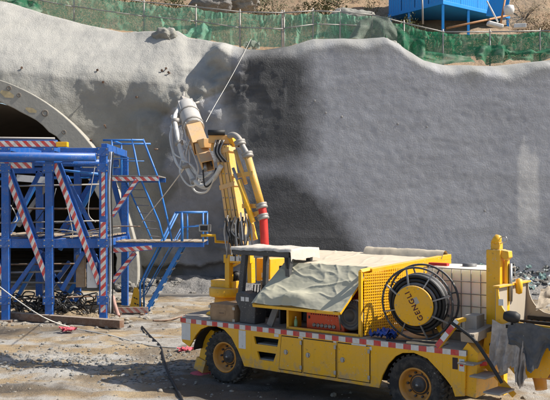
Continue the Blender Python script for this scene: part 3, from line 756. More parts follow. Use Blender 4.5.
# floor of loose boards on the middle beams
for i in range(9):
    x0 = X3 + .2 + i * .52; z = zf(238.5) + rnd.uniform(0, .05)
    MB().box((x0 + .2, (YF + YB) / 2 + rnd.uniform(-.2, .2), z + .02), (.24, 3.3, .035), Matrix.Rotation(rnd.uniform(-.05, .05), 3, 'Z') @ Matrix.Rotation(rnd.uniform(-.06, .06), 3, 'Y')).build('floor_board', WOOD, G)
for i in range(7):
    a = P(rnd.uniform(0, 90), rnd.uniform(222, 236), YF + rnd.uniform(.3, 2)); b = a + V((rnd.uniform(.8, 1.7), rnd.uniform(-.3, .3), rnd.uniform(-.25, .3)))
    MB().tube(spline([a, a.lerp(b, .5) + V((0, 0, rnd.uniform(-.1, .15))), b], 5), .018, 6).build('loose_bar', RUST if i % 2 else STEEL, G)
for (p0, p1, Y, m_, wd) in (((60, 250), (96, 182), YB - .2, BLU2, .12), ((8, 236), (42, 172), YB + .4, BLU2, .14), ((40, 172), (8, 236), YF + 1.6, BLU, .12), ((10, 310), (44, 252), YB, BLU2, .12), ((56, 312), (96, 254), YB - .1, BLU2, .14), ((96, 236), (66, 176), YF + 1.7, BLU, .12)):
    diag(p0, p1, Y, m_, wd, name='rear_brace')  # lighter blue on some rear braces stands in for sunlight on them
for (py, Y, m_, r_) in ((187, YF + 1.0, STEEL, .025), (206, YF + 1.9, RUST, .03), (221, YF + .6, STEEL, .02), (262, YF + 1.5, RUST, .025), (284, YF + 2.2, STEEL, .03), (179, YB, BLU2, .05)):
    MB().tube([P(-8, py + rnd.uniform(-3, 3), Y), P(102, py + rnd.uniform(-3, 3), Y)], r_, 8).build('scaffold_tube', m_, G)
for x in (X0, X1, X2):
    for py in (152, 168, 243, 300):
        o = MB().box((x, YF - .112, zf(py)), (.34, .012, .26)).build('gusset_plate', BLU, G, bevel=.003)
        for sx in (-.12, .12):
            for sz in (-.08, .08): MB().lathe((x + sx, YF - .118, zf(py) + sz), (0, -1, 0), [(.022, 0), (.022, .018), (0, .02)], 6, False).build('bolt', STEEL, o)
for i in range(8):
    px = rnd.uniform(2, 100); a = P(px, rnd.uniform(158, 200), YF + rnd.uniform(.2, 1.4)); b = P(px + rnd.uniform(-18, 18), rnd.uniform(215, 255), YF + rnd.uniform(.2, 1.4)); mid = a.lerp(b, .5) + V((rnd.uniform(-.4, .4), 0, -rnd.uniform(.2, .6)))
    MB().tube(spline([a, mid, b], 8), .014, 6).build('hanging_cable', (WHOSE, BLACK, GREYP)[i % 3], G)
MB().box(P(31, 179, YB - .3), (.95, .06, .22), Matrix.Rotation(.08, 3, 'Y')).build('name_board', WHITE, G)
# tie rods low down
MB().tube([P(0, 273, YF + .2), P(62, 271, YF + .2)], .03, 8).build('tie_rod', STEEL, G)
MB().tube([P(0, 300, YF + 1.2), P(98, 296, YF + 1.2)], .03, 8).build('tie_rod', RUST, G)
MB().tube([P(50, 169, YF + .8), P(98, 174, YF + .8)], .04, 8).build('tie_rod', BLU2, G)
# cabinets
c = P(81, 271, YF + .2); MB().box(c, (.26, .2, .95)).build('control_cabinet', WOOD, G, bevel=.01)
c = P(92.5, 275, YF + .05); MB().box(c, (.30, .14, .75)).build('meter_panel', WHITE, G, bevel=.01)
# side platforms
YP0, YP1 = 26.0, 27.6
def plat(z, xa, xb, name, boards):
    for Y in (YP0, YP1): MB().bx(xa, xb, Y - .04, Y + .04, z - .16, z - .02).build('platform_beam', BLU, G, bevel=.008)
    for i in range(boards):
        w_ = (xb - xa) / boards; x = xa + w_ * (i + .5)
        MB().box((x, (YP0 + YP1) / 2, z + .0 + rnd.uniform(0, .02)), (w_ * .93, YP1 - YP0 + .1, .03), Matrix.Rotation(rnd.uniform(-.015, .015), 3, 'Z')).build('platform_board', name, G)
zu = zf(176, YP0); zl = zf(242, YP0)
xu0, xu1 = P(108, 0, YP0).x, P(159, 0, YP0).x
xl0, xl1 = P(108, 0, YP0).x, P(204, 0, YP0).x
plat(zu, xu0, xu1, STEEL, 5); plat(zl, xl0, xl1, WOOD, 10)
MB().tape((xu0, YP0 - .04, zu - .09), (xu1, YP0 - .04, zu - .09), .13, (0, -1, 0), lift=.003).build('hazard_band', HAZ, G)
a, b = P(113, 250.5, YP0 - .05), P(152, 247.5, YP0 - .05)
o = MB().bar(a, b, .06, .16).build('edge_beam', BLU, G); MB().tape(a, b, .13, (0, -1, 0), lift=.034).build('hazard_band', HAZ, o)
for (p0, p1) in (((137, 180), (112, 216)), ((135, 253), (112, 282))):
    a, b = P(*p0, YP0), P(*p1, YP0); o = MB().bar(a, b, .10, .15).build('platform_bracket', BLU, G, bevel=.006)
    MB().tape(a, b, .11, (0, -1, 0), lift=.053).build('hazard_band', HAZ, o)
# upper handrail
def rail(pts, r=.024, name='handrail', m=BLU2): return MB().tube(pts, r, 8).build(name, m, G)
zt = zu + 1.12
for Y in (YP0, YP1):
    rail([(P(103, 0, YP0).x, Y, zt), (P(143, 0, YP0).x, Y, zt)], .032)
    rail([(P(112, 0, YP0).x, Y, zu), (P(112, 0, YP0).x, Y, zt)], .036, 'rail_post')
    rail([(P(112, 0, YP0).x, Y, zu + .55), (P(136, 0, YP0).x, Y, zu + .55)], .014, 'mid_rail')
rail([(P(112, 0, YP0).x, YP0, zt), (P(112, 0, YP0).x, YP1, zt)], .03)
# steep ladder between the two platforms
LA = [P(132, 139, YP0), P(139, 175, YP0), P(159, 222, YP0), P(164, 241, YP0)]
LB = [P(143, 139, YP0 + .05), P(157, 175, YP0 + .05), P(168, 222, YP0 + .05), P(172, 241, YP0 + .05)]
for q in (LA, LB): rail(q, .03, 'ladder_rail')
LC = [P(124, 178, YP1), P(144, 222, YP1), P(152, 240, YP1)]; rail(LC, .03, 'ladder_rail')
LD = [P(139, 178, YP0), P(160, 241, YP0)]
for i in range(8):
    t = (i + .5) / 8; a = LC[0].lerp(LC[-1], t); b = P(140 + 22 * t, 178 + 63 * t, YP0); MB().bar(a, b, .03, .03).build('rung', STEEL, G)
# lower platform rail
zt = zl + .92
xa, xm, xb = P(175, 0, YP0).x, P(182, 0, YP0).x, P(203, 0, YP0).x
for Y in (YP0, YP1):
    rail([(xa, Y, zt), (xb, Y, zt)], .034); rail([(xb, Y, zl - .05), (xb, Y, zt)], .03, 'rail_post'); rail([(xm, Y, zl - .05), (xm, Y, zt)], .045 if Y == YP0 else .03, 'rail_post')
    rail([(xm, Y, zl + .45), (xb, Y, zl + .5)], .016, 'mid_rail')
rail([(xb, YP0, zt), (xb, YP1, zt)], .03); rail([(xb, YP0, zl + .5), (xb, YP1, zl + .5)], .016, 'mid_rail')
# stair down to the ground
def sp_(px, py, Y): return P(px, py, Y)
S0 = V((P(184, 0, YP0).x, YP0 + .15, zl)); S1 = V((P(184, 0, YP0).x - 1.25, YP0 + .15, 0.02))
T0, T1 = S0 + V((0, .75, 0)), S1 + V((0, .75, 0))
for a, b in ((S0, S1), (T0, T1)):
    MB().bar(a, b, .05, .12).build('stair_stringer', BLU2, G, bevel=.005)
    rail([a + V((-.28, 0, .92)), b + V((-.14, 0, .95)), b + V((-.14, 0, .05))], .03, 'stair_rail')
    rail([a + V((-.10, 0, .45)), b + V((-.10, 0, .5))], .016, 'mid_rail')
for i in range(9):
    t = (i + .5) / 9; p = S0.lerp(S1, t); MB().bx(p.x - .11, p.x + .11, p.y + .03, p.y + .72, p.z - .015, p.z + .015).build('stair_tread', STEEL, G)
# ground beam
a, b = P(-6, 318, 25.2), P(122, 330, 23.2)
a.z = .12; b.z = .12
o = MB().bar(a, b, .22, .22).build('track_beam', RUST, bevel=.015); tag(o, 'rusty dark steel track beam on ground in front of gantry', 'steel beam')
a = P(114, 312, 25.9); b = P(148, 312, 25.9); a.z = b.z = .17
T = thing('barrier_bar', 'dirty red and white striped bar lying at the stair foot', 'barrier bar', (a.x, a.y, 0))
MB().bar(a, b, .10, .18).build('bar_body', RUST, T, bevel=.01); MB().tape(a, b, .16, (0, -1, 0), lift=.053).build('hazard_band', HAZD, T)
for f in (.15, .85):
    p = a.lerp(b, f); MB().bx(p.x - .05, p.x + .05, p.y - .2, p.y + .2, 0, .08).build('foot', RUST, T)
# hose loops piled beneath
for i in range(9):
    c = P(rnd.uniform(12, 96), 0, YF + rnd.uniform(.5, 2.0)); pts = []
    for k in range(26):
        t = k / 25 * rnd.uniform(9, 13); r_ = .28 + .1 * math.sin(k * 1.3 + i)
        pts.append(V((c.x + r_ * 1.5 * math.cos(t), c.y + .3 * math.sin(t * .7), .38 + r_ * math.sin(t) + .04 * math.sin(k))))
    o = MB().tube(spline(pts, 3), .022, 6).build('hose_loop', BLACK if i % 3 else GREYP); tag(o, 'dark hose loops piled on the ground under the gantry', 'hose', 'hose loops under the gantry')
def mound(a, b):
    x = -10.6 + 5.9 * a; y = 24.9 + 4.6 * b; e = smooth(0, .12, b) * smooth(1, .8, b) * smooth(1, .85, a)
    return V((x, y, gz(x, y) - .05 + e * (.16 + .22 * fbm(x * 1.3, y * 1.3, 4, 4)) ))
o = MB().grid(80, 60, mound).build('earth_mound', soil('tan_earth', (.34, .24, .14), (.45, .36, .24), (.2, .14, .08), 1.5)); tag(o, 'tan earth mound on ground beneath the gantry', 'earth mound')
mb = MB()
for i in range(260):
    x = rnd.uniform(-10.4, -3.6); y = rnd.uniform(23.2, 29); s_ = abs(rnd.gauss(0, .05)) + .02
    rock_into(mb, (x, y, gz(x, y) + (.14 if y > 25.2 and x < -5 else 0) + s_ * .2), (s_, s_ * 1.2, s_ * .7), i)
o = mb.build('gantry_rubble', PEBM, world_origin=True); tag(o, 'tan stones around the gantry feet', 'rubble', kind='stuff')
# yellow folding caution sign
c = P(136, 0, 26.6); T = thing('caution_sign', 'small yellow folding caution sign standing at the stair foot', 'sign', (c.x, 26.6, 0))
def signp(dy, tilt):
    m = MB(); m.prism([(-.22, 0.0), (.24, 0.0), (.20, .12), (.06, .78), (-.06, .78), (-.18, .12)], lambda u, w_, t: V((c.x + u, 26.6 + dy + t - tilt * (w_ - .78), w_ + .02)), -.012, .012); return m
signp(0, .25).build('front_board', YEL2, T, bevel=.006); signp(.0, -.25).build('back_board', YEL2, T, bevel=.006)
for (u, w_, s) in ((-.03, .46, .03), (.04, .43, .03), (-.0, .28, .035), (.08, .25, .03), (-.02, .17, .03)):
    MB().box((c.x + u, 26.6 - .25 * (.78 - w_) * -1 * -1 - .02, w_ + .02), (s * 2, .006, s), Matrix.Rotation(R(-14), 3, 'X') @ Matrix.Rotation(.6, 3, 'Y')).build('printed_mark', BLACK, T)
# rail on the ground behind
for y in (30.4, 30.75):
    o = MB().bx(-5.2, 1.0, y, y + .07, .06, .16).build('steel_rail', STEEL, bevel=.01); tag(o, ('nearer' if y < 30.5 else 'farther') + ' of two steel rails lying before the wall foot', 'rail')
# ropes and hoses
def gp(px, py): 
    Y = FPX * CAMH / (py - HY); return V(((px - 275) / FPX * Y, Y, gz((px - 275) / FPX * Y, Y) + .02))
def cable(pts, r, mat, name, label, cat='hose'):
    o = MB().tube(spline(pts, 8), r, 8).build(name, mat); return tag(o, label, cat)
cable([gp(142, 327), gp(150, 336), gp(160, 345), gp(163, 356), gp(167, 372), gp(174, 386), gp(182, 402), gp(186, 420)], .024, BLACK, 'black_hose', 'black hose running along ground to the left of truck')
cable([P(-4, 284, 22.5), P(20, 302, 22.3), P(45, 318, 22.0), gp(72, 329), gp(110, 337), gp(150, 345), gp(195, 349)], .015, ROPE, 'white_rope', 'thin white rope sagging from the gantry across the ground', 'rope')
cable([P(251, 39, 34.6), P(242, 57, 32), P(229, 81, 29), P(214, 107, 25.5), P(206, 122, 21.5)], .008, ROPE, 'guide_rope', 'taut pale rope from the wall crest down to the nozzle', 'rope')
cable([P(186, 166, 20.0), P(165, 194, 22.5), P(142, 222, 25.9)], .014, ROPE, 'guide_rope', 'pale rope from the nozzle hose down to the gantry platform', 'rope')
cable([gp(153, 322), gp(168, 321), gp(182, 318), gp(196, 319)], .03, RUST, 'ground_strip', 'brown flat strip on ground left of truck nose', 'strip')
for (px, py, s, lab) in ((69, 333, .12, 'crumpled red and white tape bundle on the ground below gantry'), (186, 352, .10, 'faded pink cloth scrap beside the truck front jack')):
    q = gp(px, py); m = MB()
    for i in range(7):
        cc = q + V((rnd.uniform(-s, s) * 1.5, rnd.uniform(-s, s), rnd.uniform(.0, s * .8)))
        m.grid(8, 8, lambda a, b: cc + V(((a - .5) * s * 1.6, (b - .5) * s + .3 * s * math.sin(a * 5 + i), s * .5 * fbm(a * 3, b * 3, i * 3.3, 3) + s * .35)))
    o = m.build('tape_bundle' if px < 100 else 'cloth_scrap', PINK); tag(o, lab, 'tape' if px < 100 else 'cloth')
q = gp(114, 318); o = MB().tube(spline([q + V((.16, -.1, .06)), q + V((.1, .0, .16)), q + V((.0, .1, .40)), q + V((-.1, .3, .62))], 6), .06, 10).build('pink_duct', plain('pale_pink_duct', (.42, .25, .21))); tag(o, 'pale pink flexible duct by the gantry right post', 'duct')

#==TRUCK==
# ------------------------------------------------------------------ concrete spraying truck
TH = R(38.1); CT, ST = math.cos(TH), math.sin(TH)
TX, TY = -1.02, 16.0
TM = Matrix.Translation((TX, TY, 0)) @ Matrix.Rotation(-TH, 4, 'Z'); TMI = TM.inverted()
def L(px, py, v):
    """truck-local point of a photo ray on the plane v metres behind the near side"""
    p = px - 275.0; Xa = TX + ST * v; Ya = TY + CT * v
    u = (p * Ya - FPX * Xa) / (FPX * CT + p * ST); Y = Ya - u * ST
    return V((u, v, CAMH + (HY - py) / FPX * Y))
def LW(px, py, Y): return TMI @ P(px, py, Y)
TR = thing('concrete_spraying_truck', 'dusty yellow concrete spraying truck with raised boom and hose reel', 'truck', (TX, TY, 0), -TH)
OFF[TR] = V((0, 0, 0))
W = 2.35
def uw(v0, v1): return lambda u, w_, t: V((u, t, w_))
FN = lambda u, w_, t: V((u, t, w_))
def part(m, name, mat, par=None, bevel=.006): return m.build(name, mat, par or TR, bevel=bevel)
# side panels
A = [(-1.09, 1.16), (.74, 1.16), (.74, .40), (.56, .40), (.50, .52), (.40, .69), (.24, .91), (.06, 1.04), (-.14, 1.085), (-.36, 1.07), (-.56, .99), (-.70, .85), (-.80, .70), (-.86, .62), (-1.06, .70)]
C = [(1.42, 1.16), (5.05, 1.16), (5.02, .47), (4.86, .44), (4.81, .58), (4.70, .70), (4.57, .82), (4.38, .98), (4.14, 1.045), (3.93, 1.02), (3.80, .95), (3.66, .80), (3.55, .60), (3.49, .39), (1.42, .395)]
for v0, v1, nm in ((0, .04, 'side_panel'), (W - .04, W, 'side_panel')):
    part(MB().prism(A, FN, v0, v1), nm, YEL); part(MB().prism(C, FN, v0, v1), nm, YEL)
    if v0 == 0:
        m = MB()
        for poly in ([(.74, 1.16), (1.42, 1.16), (1.42, .99), (.74, .99)], [(.74, .85), (1.42, .85), (1.42, .72), (.74, .72)], [(.74, .57), (1.42, .57), (1.42, .395), (.74, .40)],
                     [(.74, .99), (.79, .99), (.83, .85), (.74, .85)], [(1.38, .99), (1.42, .99), (1.42, .85), (1.35, .85)], [(.74, .72), (.87, .72), (.93, .57), (.74, .57)], [(1.32, .72), (1.42, .72), (1.42, .57), (1.26, .57)]):
            m.prism(poly, FN, v0, v1)
        part(m, 'step_panel', YEL, bevel=0)
        for z0, z1 in ((.84, 1.0), (.56, .73)):
            b = MB(); b.bx(.72, 1.42, .04, .42, z0 - .02, z0); b.bx(.72, 1.42, .40, .42, z0, z1); b.bx(.70, .72, .04, .42, z0, z1); b.bx(1.42, 1.44, .04, .42, z0, z1); part(b, 'step_recess', DGREY, bevel=0)
            part(MB().bx(.85, 1.34, .045, .28, z0, z0 + .025), 'step_tread', STEEL)
    else: part(MB().bx(.74, 1.42, v0, v1, .40, 1.16), 'side_panel', YEL)
# deck
DK = [(-1.09, 0), (5.05, 0), (5.05, W), (-1.09, W), (-1.42, W * .78), (-1.5, W * .5), (-1.42, W * .22)]
part(MB().prism(DK, lambda a, b, t: V((a, b, t)), 1.10, 1.178), 'deck', DECK, bevel=.004)
part(MB().prism([(-1.09, .02), (-1.40, W * .22), (-1.48, W * .5), (-1.40, W * .78), (-1.09, W - .02), (-.95, W - .02), (-.95, .02)], lambda a, b, t: V((a, b, t)), .72, 1.10), 'nose_panel', YEL)
part(MB().bx(-1.0, 5.0, .6, W - .6, .55, .85), 'chassis_frame', VOID)
part(MB().bx(.8, 3.4, .45, W - .45, .42, 1.1), 'engine_block', VOID)
for u in (0, 4.13): part(MB().tube([(u, .15, .5), (u, W - .15, .5)], .10, 12), 'axle', VOID, bevel=0)
# reflective strip and white tape patches
part(MB().tape((-1.09, 0, 1.13), (5.05, 0, 1.13), .085, (0, -1, 0), lift=.002), 'reflective_strip', STRIP, bevel=0)
part(MB().tape((-1.12, .03, 1.13), (-1.42, W * .22 - .02, 1.13), .085, (-1, -.5, 0), lift=.01), 'reflective_strip', STRIP, bevel=0)
for (u0, u1, z0, z1) in ((-1.07, -.83, .75, 1.08), (.43, .60, .73, 1.07), (2.95, 3.24, 1.02, 1.08), (2.58, 2.64, 1.00, 1.08), (1.28, 1.38, 1.03, 1.08), (1.83, 1.92, 1.03, 1.08), (4.93, 5.02, .85, 1.04), (3.27, 3.35, 1.0, 1.06)):
    part(MB().bx(u0, u1, -.005, -.001, z0, z1), 'reflective_patch', WHITE, bevel=0)
part(MB().bx(4.82, 4.91, -.005, -.001, .87, 1.05), 'warning_label', plain('label_dark', (.05, .03, .03)), bevel=0)
part(MB().bx(4.945, 5.005, -.009, -.005, .93, .985), 'label_print', RED, bevel=0)
# locker doors
for i, (u0, u1) in enumerate(((1.46, 1.90), (1.95, 2.63), (2.68, 3.31))):
    poly = [(u0 - (.06 if i == 0 else 0), .46), (u1, .46), (u1, 1.055), (u0, 1.055)]
    part(MB().prism([(a + (.015 if a > u0 + .2 else -.015), b + (.015 if b > .8 else -.015)) for a, b in poly], FN, -.002, .01), 'door_gap', VOID, bevel=0)
    d = part(MB().prism(poly, FN, -.016, -.002), 'locker_door', YEL, bevel=.004)
    m = MB().lathe((u0 + .10, -.016, .78), (0, -1, 0), [(.045, -.002), (.045, .012), (.034, .018), (.03, .006), (0, .006)], 16); m.bx(u0 + .08, u0 + .12, -.035, -.016, .74, .82); part(m, 'latch', CHROME, d, bevel=0)
    for z in (.54, .98): part(MB().bx(u1 - .03, u1 + .015, -.026, -.016, z - .035, z + .035), 'hinge', CHROME, d, bevel=.003)
# wheels
def wheel(u, v, side):
    c = V((u, v, .5)); ax_ = (0, side, 0)
    m = MB().lathe(c, ax_, [(.30, -.20), (.40, -.23), (.465, -.22), (.49, -.15), (.495, 0), (.49, .10), (.465, .15), (.45, .165), (.42, .155), (.36, .165), (.31, .15), (.285, .12)], 48)
    for k in range(30):
        t = 2 * math.pi * k / 30
        for sg, da in ((1, 0), (-1, math.pi / 30)):
            a = t + da; rot = Matrix.Rotation(-a * side if False else a, 3, 'Y')
            m.box(c + rot @ V((.488, 0, 0)) + V((0, side * (-.035 + sg * .10), 0)), (.05, .135, .055), rot @ Matrix.Rotation(sg * .35, 3, 'X'))
    ty = m.build('tyre', TYRE, WH); 
    MB().lathe(c, ax_, [(.292, .12), (.30, .135), (.285, .15), (.265, .14), (.25, .05), (.235, -.02), (.17, -.03), (.14, .0), (.0, .0)], 40).build('rim', RIM, WH)
    h = MB().lathe(c, ax_, [(.17, -.03), (.165, -.01), (.13, .0), (.12, .03), (.10, .045), (.06, .05), (.055, .075), (0, .08)], 28)
    for k in range(10):
        t = 2 * math.pi * k / 10; p = c + V((.20 * math.cos(t), 0, .20 * math.sin(t))); h.lathe(p, ax_, [(.02, -.04), (.02, .015), (.012, .025), (0, .025)], 6, False)
    h.build('hub', DGREY, WH)
    MB().lathe(c + V((0, side * .08, 0)), ax_, [(.0, .012), (.02, .01), (.028, -.01)], 10).build('hub_cap', CHROME, WH)
for u in (0.02, 4.13):
    for v, s in ((.19, -1), (W - .19, 1)):
        WH = bpy.data.objects.new('wheel', None); COL.objects.link(WH); WH.parent = TR; OFF[WH] = V((0, 0, 0)); WH.empty_display_size = .2
        wheel(u, v, s)
# wheel wells
for u in (-.14, 4.15): 
    m = MB(); k = [(u + .66 * math.cos(a), .5 + .60 * math.sin(a)) for a in np.linspace(0.1, math.pi - .1, 14)]
    for (a, b) in zip(k, k[1:]): m.bar((a[0], .5, a[1]), (b[0], .5, b[1]), .9, .015, side=(0, 1, 0))
    part(m, 'wheel_arch', VOID, bevel=0)
# front jack leg
a, b = V((-.62, .42, .95)), V((-.82, .36, .13))
part(MB().bar(a, b, .20, .26, w2=.16, h2=.20), 'jack_leg', YEL2, bevel=.01)
part(MB().bar(V((-.78, .37, .34)), V((-.85, .35, .10)), .24, .26), 'jack_sleeve', YEL, bevel=.01)
part(MB().lathe((-.84, .35, .0), (0, 0, 1), [(0, .12), (.06, .12), (.08, .07), (.24, .05), (.25, 0.0), (0, 0)], 20), 'jack_foot', PINK, bevel=0)
part(MB().bar(V((4.75, W - .3, .9)), V((4.75, W - .3, .1)), .16, .16), 'jack_leg', YEL2)
part(MB().bar(V((-.7, W - .4, .9)), V((-.8, W - .4, .1)), .16, .16), 'jack_leg', YEL2)
# yellow fold-out on the nose
part(MB().prism([(-1.0, 0), (-.45, 0), (-.42, .10), (-.62, .28), (-.72, .16), (-.98, .05)], lambda a, w_, t: V((a + .10 * (t - .5), t, 1.18 + w_)), .62, .95), 'nose_bracket', YEL2)
# turret
c = V((-.93, 1.2, 0))
part(MB().lathe(c, (0, 0, 1), [(0, 1.18), (.30, 1.18), (.27, 1.32), (.25, 1.52), (0, 1.52)], 28), 'turret_pedestal', YEL, bevel=0)
part(MB().lathe(c, (0, 0, 1), [(0, 1.52), (.36, 1.52), (.37, 1.55), (.37, 1.69), (.35, 1.71), (0, 1.71)], 36), 'swing_drum', YEL, bevel=0)
p = L(226, 254, 1.05)
a0 = L(229, 255, 1.05); a1 = L(229, 288, 1.05)
part(MB().bar(a0, a1, .13, .12), 'turret_leg', YEL); 
b0 = L(251, 258, 1.25); b1 = L(251.5, 283, 1.25); part(MB().bar(b0, b1, .13, .11), 'turret_leg', YEL2)
t0, t1 = L(225.5, 258.5, 1.05), L(252, 259, 1.2); tb = part(MB().bar(t0, t1, .18, .17), 'turret_beam', YEL)
s0, s1 = L(230, 258.5, .955), L(242, 258.9, .955); part(MB().bar(s0, s1, .004, .10), 'white_label', WHITE, tb, bevel=0)
part(MB().bar(L(233, 266, 1.1), L(240, 262, 1.1), .05, .05), 'turret_gusset', YEL, tb)
part(MB().lathe(L(236, 276, 1.25), (.3, -1, 0), [(0, .12), (.10, .12), (.11, -.1), (0, -.1)], 14), 'swing_motor', BLACK, bevel=0)
bx0, bx1 = L(256, 258, 1.5), L(270, 282, 1.5)
part(MB().bx(bx0.x, bx1.x, 1.5, 2.0, bx1.z, bx0.z), 'hydraulic_tank', YEL, bevel=.02)
part(MB().bx(bx0.x + .15, bx0.x + .26, 1.493, 1.499, bx1.z + .08, bx1.z + .18), 'tank_label', WHITE, bevel=0)
part(MB().bx(-1.25, -.62, 1.05, 1.35, 1.71, 1.85), 'turret_base', YEL)
# boom foot with hoses
part(MB().bar(L(240, 262, 1.25), L(238, 214, 1.25), .26, .30), 'boom_foot', BOOM, bevel=.01)
part(MB().lathe(L(239, 238, 1.2) + V((-.0, -.2, 0)), (0, 1, 0), [(0, 0), (.13, 0), (.13, .4), (0, .4)], 18), 'boom_pivot', DGREY, bevel=0)
q0, q1 = L(236.5, 226, 1.2), L(224, 146, 1.2)
for i, (du, wd) in enumerate(((-.165, .075), (-.06, .085), (.05, .085), (.155, .075))):
    sh = V((du * 1.0, 0, 0)); part(MB().bar(q0 + sh, q1 + sh * .85, .20, wd, side=(0, 1, 0)), 'boom_box', YELB if i % 2 else BOOM, bevel=.012)
part(MB().bar(q0 + V((0, .06, 0)), q1 + V((0, .06, 0)), .12, .36, side=(0, 1, 0), h2=.30), 'boom_core', RUST)
for i, du in enumerate((-.112, -.005, .104)):
    part(MB().tube([q0 + V((du, -.08, 0)), q1 + V((du * .85, -.08, 0))], .014, 6), 'boom_line', BLACK if i != 1 else STEEL, bevel=0)
for t in (.2, .35, .65, .8):
    p = q0.lerp(q1, t); d = (q1 - q0).normalized()
    for du in (-.165, -.06, .05, .155): part(MB().lathe(p + V((du * .92, -.10, 0)), (0, -1, 0), [(.016, -.005), (.016, .012), (0, .014)], 6, False), 'boom_bolt', STEEL, bevel=0)
for t in (.06, .5, .93):
    p = q0.lerp(q1, t); d = (q1 - q0).normalized(); part(MB().bar(p - d * .05, p + d * .05, .225, .42), 'boom_collar', BOOM)
# lift cylinder and concrete pipe line
def Lp(lst, v): return [L(x, y, v) for x, y in lst]
part(MB().tube(Lp([(233, 168), (243, 195)], 1.0), .032, 10), 'cylinder_rod', CHROME, bevel=0)
part(MB().tube(Lp([(239, 180), (253, 222)], 1.0), .055, 12), 'cylinder_barrel', YEL2, bevel=0)
part(MB().tube(Lp([(235, 150), (246, 184)], 1.1), .04, 10), 'cylinder_barrel', YELB, bevel=0)
part(MB().tube(spline(Lp([(229, 136), (234, 135), (239, 139), (243, 147), (247, 154)], 1.15), 6), .062, 14), 'pipe_elbow', STEEL, bevel=0)
part(MB().tube(Lp([(247, 154), (262, 208)], 1.15), .078, 16), 'concrete_pipe', YELB, bevel=0)
part(MB().tube(spline(Lp([(262, 208), (263.3, 217), (264, 230), (265, 250)], 1.15), 6), .085, 16), 'red_hose_end', RED, bevel=0)
def coup(px, py, r=.12):
    p = L(px, py, 1.15); d = (L(262, 208, 1.15) - L(247, 154, 1.15)).normalized()
    part(MB().lathe(p, d, [(.07, -.06), (r, -.05), (r, -.015), (r * .85, 0), (r, .015), (r, .05), (.07, .06)], 18), 'pipe_coupling', STEEL, bevel=0)
for q in ((247.5, 155), (240, 143), (261.5, 206), (263, 217)): coup(*q)
for (x0, y0, x1, y1) in ((234, 176, 254, 173), (243, 206, 261, 206), (249, 216, 262, 212)):
    part(MB().bar(L(x0, y0, 1.12), L(x1, y1, 1.12), .08, .09), 'pipe_bracket', YELB)
# valve block and hoses at the boom foot
for i in range(24):
    x = 226 + i * 1.05; yb = rnd.uniform(238, 262)
    pts = Lp([(x, rnd.uniform(212, 222)), (x + rnd.uniform(-4, 4), 231), (x + rnd.uniform(-3, 6), yb)], rnd.uniform(.92, 1.05))
    part(MB().tube(spline(pts, 6), .017, 6), 'hydraulic_hose', (BLACK, STEEL, WHOSE, GREYP)[i % 4], bevel=0)
part(MB().bar(L(249, 219, 1.1), L(254, 240, 1.1), .14, .10), 'valve_block', YEL2)
part(MB().bar(L(231, 221, 1.1), L(233, 240, 1.1), .14, .08), 'valve_block', STEEL)
# work lamp on its cranked arm
la = LW(205, 229, 17.2)
part(MB().tube([LW(201, 235.5, 17.2), LW(215, 235.3, 17.2), LW(215.5, 241.5, 17.3), LW(231, 242.5, 17.5)], .03, 8), 'lamp_arm', YEL2, bevel=0)
lm = part(MB().box(la + V((0, 0, .02)), (.26, .10, .15)), 'work_lamp', CHROME, bevel=.01)
part(MB().box(la + V((.02, -.055, .02)), (.20, .012, .10)), 'lamp_glass', BLACK, lm, bevel=0)
# boom head
hA, hB = LW(209, 139, 17.7), LW(236, 140, 17.7)
part(MB().bar(hA, hB, .3, .18), 'boom_head', BOOM, bevel=.01)
part(MB().bar(LW(231, 134, 17.6), LW(236, 146, 17.6), .2, .12), 'head_lug', YEL, bevel=.01)
part(MB().tube([LW(208, 132.5, 17.5), LW(225, 132.5, 17.5)], .06, 14), 'rotary_actuator', BLACK, bevel=0)
part(MB().bar(LW(213, 147, 17.8), LW(228, 149, 17.7), .25, .16), 'head_bracket', YELB)
for i in range(5):
    part(MB().tube(spline([LW(216 + i * 2, 140, 17.5), LW(214 + i * 1.5, 152, 17.4), LW(219 + i * 2.2, 162, 17.4)], 5), .016, 6), 'hydraulic_hose', BLACK if i % 2 else STEEL, bevel=0)
# telescopic spraying arm
n0, n1, n2, n3, n4 = LW(208, 166, 17.7), LW(200, 145, 18.4), LW(193.5, 127, 19.1), LW(186, 106, 20.0), LW(183, 99, 20.3)
def shell(a, b, wd, ht, th=.018, name='arm_section', mat=BOOM):
    m = MB(); d = (b - a).normalized(); s = V((0, 0, 1)).cross(d).normalized(); u_ = d.cross(s)
    s = (TMI.to_3x3() @ V((1, -.15, 0))); s = (s - d * s.dot(d)).normalized(); u_ = s.cross(d)
    for sg in (-1, 1):
        m.bar(a + s * sg * (wd / 2), b + s * sg * (wd / 2), th, ht, side=s); m.bar(a + u_ * sg * (ht / 2), b + u_ * sg * (ht / 2), wd, th, side=s)
    return part(m, name, mat, bevel=0)
shell(n0, n1, .24, .24); shell(n1 + (n0 - n1) * .12, n2, .32, .31); CAKE = paint('cement_caked_steel', (.42, .40, .37), .7, .6, scale=3, dustcol=(.52, .50, .47)); shell(n2 + (n1 - n2) * .1, n3, .34, .34, mat=CAKE)
part(MB().tube([n2 + (n1 - n2) * .12, n2.lerp(n3, .08), n2.lerp(n3, .9), n3], [.235, .25, .24, .21], 16), 'nozzle_cover', CAKE, bevel=0)
for t in (.0, .5): part(MB().tube([n2.lerp(n3, t), n2.lerp(n3, t + .05)], .262, 16), 'cover_clamp', STEEL, bevel=0)
for t in (.2, .5, .8):
    part(MB().lathe(n0.lerp(n1, t) + V((0, -.13, 0)), (0, -1, 0), [(.02, -.01), (.02, .01), (0, .012)], 6, False), 'arm_bolt', STEEL, bevel=0)
